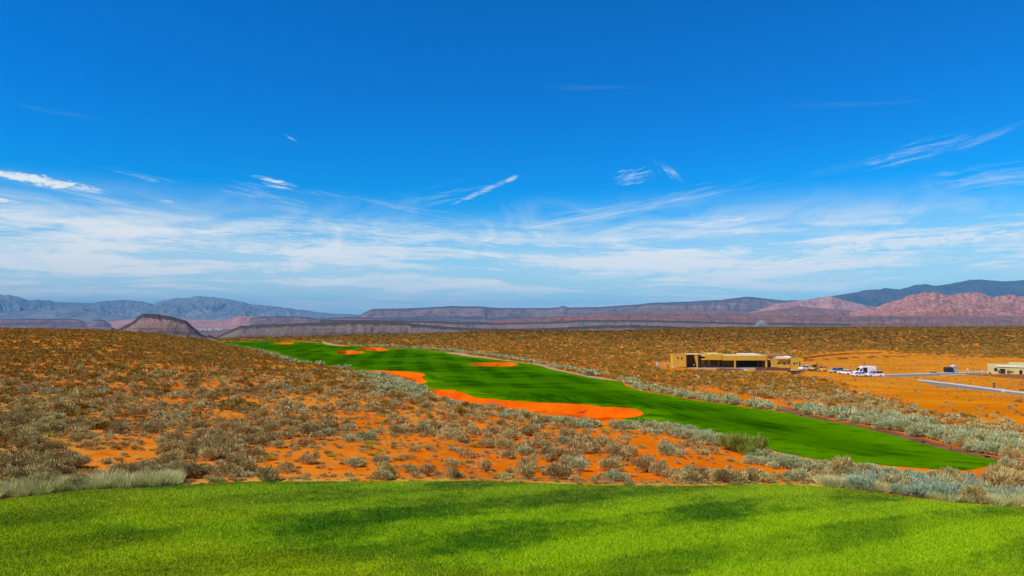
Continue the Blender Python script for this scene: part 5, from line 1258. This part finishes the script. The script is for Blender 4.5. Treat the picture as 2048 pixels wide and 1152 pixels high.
def site_things():
    # flatbed trailer with debris
    r = empty('flatbed_trailer', at(1591, 747.2), .1, 'dark flatbed trailer lying low in front of the wing of the unfinished house', 'trailer')
    MB().box(-1.9, 1.9, -1, 1, .55, .68).build('deck', M_WOOD, r, .01)
    for s in (-1, 1):
        wheel(r, -.4, s*1.12, .32, s); wheel(r, .4, s*1.12, .32, s); MB().box(-1.9, 1.9, s*.97-.02, s*.97+.02, .684, .95).build('side_rail', M_DARK, r)
    MB().prism([(1.9, .56), (2.9, .5), (2.9, .6), (1.9, .67)], -.08, .08).build('drawbar', M_DARK, r)
    # portable toilet
    r = empty('portable_toilet', at(1908, 745.6), .2, 'grey portable toilet with white roof beside the black dumpster', 'portable toilet')
    MB().box(-.6, .6, -.6, .6, .1, 2.1).build('cabin', M_GREY, r, .03); MB().box(-.44, .44, -.625, -.605, .2, 1.95).build('door', M_SILV, r, .004)
    MB().prism([(-.66, 2.104), (.66, 2.104), (.5, 2.32), (-.5, 2.32)], -.66, .66).build('roof', M_WHITE, r, .03); MB().box(-.65, .65, -.65, .65, 0, .098).build('skid', M_DARK, r); MB().cyl((.4, .4, 2.3), (.4, .4, 2.6), .05).build('vent_pipe', M_WHITE, r)
    r = empty('dumpster', at(1897.5, 745.7), .1, 'black open-top dumpster standing by the road next to the grey toilet', 'dumpster')
    MB().prism([(-1.05, .2), (.9, .2), (1.05, 1.6), (-1.0, 1.75), (-1.2, 1.2)], -.8, .8).build('container', M_BLACK, r, .03)
    for x in (-.7, -.2, .3, .75): MB().box(x-.05, x+.05, -.86, -.805, .3, 1.5).build('rib', M_DARK, r)
    MB().box(-1.08, 1.08, -.84, .84, 1.7, 1.78).build('lid', M_DARK, r, .02)
    r = empty('generator', at(1867, 746.8), 0, 'small dark generator beside the far kerb of the grey road', 'generator')
    MB().box(-.75, .75, -.4, .4, .15, .6).build('housing', M_WOOD, r, .04); MB().box(-.65, .65, -.35, .35, .604, .68).build('top_plate', M_CREAM, r, .02)
    for s in (-1, 1): MB().cyl((s*.5, -.45, .15), (s*.5, .45, .15), .15).build('wheel', M_BLACK, r)
    # signs and posts
    def signpost(px, pb, h, w, hh, lab, nm='lot_sign', m=M_WHITE, top=None):
        r = empty(nm, at(px, pb), 0, lab, 'sign' if nm.endswith('sign') else 'post')
        MB().cyl((0, 0, -.1), (0, 0, h), .04, n=8).build('post', M_WOOD, r)
        MB().box(-w/2, w/2, -.075, -.045, h-hh, h).build('board', m, r, .004)
    signpost(1935, 745.8, 1.35, .55, .7, 'small white lot sign on a post beyond the grey road')
    signpost(1946.5, 745.6, 1.2, .2, .35, 'thin marker post with a narrow pale plate beyond the road', 'marker_sign', M_CREAM)
    signpost(1752.5, 745, 1.9, .45, .4, 'small grey plate on a thin post behind the tail of the cargo van', 'site_sign', M_GREY)
    signpost(1388, 741, 1.9, .35, .35, 'round-topped pale marker on a thin stake before the entry of the unfinished house', 'stake_sign', M_SILV)
    r = empty('utility_pole', at(1728.6, 741), 0, 'thin dark timber pole rising behind the white cargo van', 'pole')
    MB().cyl((0, 0, -.2), (0, 0, 3.0), .13, .10, n=10).build('pole_shaft', M_WOOD, r); MB().box(-.22, .22, -.22, .22, .0, .35).build('base_collar', M_RUST, r, .02)
    r = empty('marker_post', at(1877.5, 752.5), 0, 'thin dark post at the near kerb of the grey road', 'post')
    MB().cyl((0, 0, -.1), (0, 0, 1.1), .035, n=8).build('shaft', M_DARK, r); MB().cyl((0, 0, 1.1), (0, 0, 1.2), .06, n=8).build('cap', M_DARK, r)
    r = empty('utility_pillar', at(1988, 777.5), 0, 'brown utility pillar standing alone on the sand beyond the lower road', 'pillar')
    MB().box(-.16, .16, -.13, .13, -.1, .95).build('cabinet', M_RUST, r, .02); MB().box(-.2, .2, -.17, .17, .954, 1.02).build('cap', M_DARK, r, .01)
    for k, px in enumerate((2004.6, 2008.4)):
        r = empty('kerb_marker', at(px, 784.5), 0, ('left' if k == 0 else 'right') + '-hand one of two short white marker posts on the kerb of the lower road', 'post', 'white marker posts on the lower kerb')
        MB().cyl((0, 0, -.1), (0, 0, .55), .07, n=8).build('shaft', M_WHITE, r); MB().cyl((0, 0, .554), (0, 0, .60), .09, n=8).build('cap', M_WHITE, r)
    # stakes beside the path
    for k, (px, pb) in enumerate(((1903.2, 903.6), (1935.5, 911), (1963.6, 917.6))):
        r = empty('rope_stake', at(px, pb), 0, ['short dark stake beside the path, first of the three counting from the far one', 'short dark stake beside the path, middle one of three', 'short dark stake beside the path, closest to the silver shrubs of three'][k], 'stake', 'dark stakes beside the path')
        MB().cyl((0, 0, -.05), (0, 0, .22), .018, n=8).build('shaft', M_DARK, r); MB().cyl((0, 0, .22), (0, 0, .25), .028, n=8).build('cap', M_DARK, r)
    for k, (px, pb) in enumerate(((1602, 833.5), (1846, 889), (1974.6, 921))):
        r = empty('valve_box', at(px, pb), 0, ['tiny dark ground box at the fairway edge where the path begins', 'tiny dark ground box at the fairway edge halfway down the path', 'tiny dark ground box beside the last stake of the path'][k], 'box', 'dark ground boxes beside the path')
        MB().box(-.1, .1, -.08, .08, -.03, .07).build('box_body', M_DARK, r, .01); MB().box(-.11, .11, -.09, .09, .072, .09).build('lid', M_BLACK, r)
    # bunker rakes
    for (px, py, rz, lab) in ((1169, 814, .9, 'dark bunker rake lying on the far rim of the long bunker'), (752, 743, 1.4, 'dark bunker rake on the far rim of the notched bunker')):
        p = at(px, py); r = empty('bunker_rake', p+Vector((0, 0, .12)), rz, lab, 'rake')
        MB().cyl((-.7, 0, 0), (.9, 0, .18), .03, n=8).build('handle', M_WOOD, r); MB().box(-.76, -.70, -.35, .35, -.05, .03).build('head', M_DARK, r)
    # wooden stakes behind the tee
    for k, (px, py) in enumerate(((858, 957), (1209, 965))):
        r = empty('survey_stake', at(px, py), 0, ['thin wooden stake in the red sand behind the middle of the near lawn', 'thin wooden stake between two shrubs behind the near lawn'][k], 'stake', 'thin stakes behind the near lawn')
        MB().cyl((0, 0, -.05), (.02, 0, .42-.1*k), .012, n=6).build('shaft', M_WOOD, r); MB().cyl((.02, 0, .42-.1*k), (.02, 0, .45-.1*k), .02, n=6).build('tip', M_RUST, r)
    # pallets and tank left of the house
    r = empty('water_tank', at(1315.5, 732.8), 0, 'pale grey upright tank with dark shaded side, apart from the garage wall', 'tank')
    MB().cyl((0, 0, .05), (0, 0, 1.15), .48, n=20).build('shell', M_SILV, r, .05); MB().cyl((0, 0, 1.15), (0, 0, 1.3), .25, .12).build('lid', M_GREY, r)
    r = empty('tool_chest', at(1333, 731.5), .2, 'bluish grey steel chest behind the worker in the bright vest', 'chest')
    MB().box(-.6, .6, -.35, .35, .05, .7).build('case', M_GREY, r, .03); MB().box(-.62, .62, -.37, .37, .704, .85).build('lid', M_SILV, r, .03)
    for k, (px, py, m, lab) in enumerate(((1345.3, 735, M_WHITE, 'white bucket at the near corner of the garage wall'), (1351, 736, M_SILV, 'pale grey bucket in front of the two small garage windows'))):
        r = empty('bucket', at(px, py), 0, lab, 'bucket', 'buckets beside the garage block')
        MB().cyl((0, 0, 0), (0, 0, .45), .16, .2, n=14).build('pail', m, r); MB().cyl((0, 0, .452), (0, 0, .48), .21, n=14).build('lid', m, r)
    r = empty('cement_sack', at(1491, 744.5), .3, 'white sacks slumped over the sloping end of the patio retaining wall', 'sack')
    r.location = (hx(1492, 215.5), 215.5, hz(742.8, 215.5))
    MB().prism([(-.6, 0), (.6, 0), (.7, .18), (.4, .34), (-.5, .32), (-.7, .15)], -.35, .35).build('lower_sack', M_WHITE, r, .1); MB().prism([(-.5, .344), (.3, .344), (.35, .5), (-.1, .6), (-.5, .5)], -.25, .3).build('upper_sack', M_WHITE, r, .08)
site_things()

def worker():
    p = at(1336.5, 737.0); r = empty('person', p, .4, 'person in a bright yellow-green vest and white helmet standing by the garage block', 'person')
    J = [((0,0,.95),.13),((0,0,1.2),.14),((0,0,1.42),.13),((0,0,1.52),.06),((0,0.01,1.64),.095),((0,.0,1.74),.08),
         ((.10,0,.9),.10),((.12,.03,.5),.07),((.13,-.02,.08),.05),((.13,.12,.03),.04),
         ((-.10,0,.9),.10),((-.13,-.02,.5),.07),((-.15,-.06,.08),.05),((-.15,.08,.03),.04),
         ((.21,0,1.40),.06),((.29,.02,1.12),.045),((.26,.2,.98),.035),((.25,.28,.98),.03),
         ((-.21,0,1.40),.06),((-.29,.0,1.12),.045),((-.28,.12,.88),.035),((-.28,.16,.80),.03)]
    E = [(0,1),(1,2),(2,3),(3,4),(4,5),(0,6),(6,7),(7,8),(8,9),(0,10),(10,11),(11,12),(12,13),(2,14),(14,15),(15,16),(16,17),(2,18),(18,19),(19,20),(20,21)]
    me = bpy.data.meshes.new('body'); me.from_pydata([j[0] for j in J], E, []); me.materials.append(M_JEANS)
    o = bpy.data.objects.new('body', me); COL.objects.link(o); o.parent = r
    o.modifiers.new('skin', 'SKIN'); sd = me.skin_vertices[0].data
    for i, j in enumerate(J): sd[i].radius = (j[1], j[1])
    sd[0].use_root = True; s = o.modifiers.new('sub', 'SUBSURF'); s.levels = 1; s.render_levels = 1
    v = MB(); v.prism([(-.22, .98), (.22, .98), (.25, 1.44), (.10, 1.50), (-.10, 1.50), (-.25, 1.44)], -.17, .17); v.build('vest', M_HIVIS, r, .05)
    MB().cyl((0, .01, 1.70), (0, .01, 1.80), .13, .08, n=14).build('helmet', M_HAT, r, .02)
worker()

def kerbs():
    def kerb(name, pts, w, h, mat=M_KERB):
        P = smooth_poly(poly_at(pts), 1, False); V = []; Fc = []
        T = np.gradient(P, axis=0); T /= np.linalg.norm(T, axis=1)[:, None]; N = np.stack([-T[:, 1], T[:, 0]], 1)
        for p, n in zip(P, N):
            z = gz(*p)
            for q, zz in ((-w/2, -.3), (-w/2, h), (w/2, h), (w/2, -.3)): V.append((p[0]+n[0]*q, p[1]+n[1]*q, z+zz))
        for i in range(len(P)-1):
            a = i*4
            for j in range(3): Fc.append((a+j, a+j+1, a+j+5, a+j+4))
        tag(link_mesh(name, V, Fc, [mat]), kind='structure')
    kerb('kerb', [(1762,750.2),(1820,748.8),(1880,746.8),(1930,745.2),(1972,744.2)], 1.3, .14)
    kerb('kerb', [(1838,760.6),(1875,764.6),(1920,770),(1980,777.5),(2048,786.5),(2120,796)], 0.8, .14)
    kerb('kerb', [(1878,751.4),(1905,750.2),(1931,749)], 0.8, .10)
kerbs()
def edging():
    pass
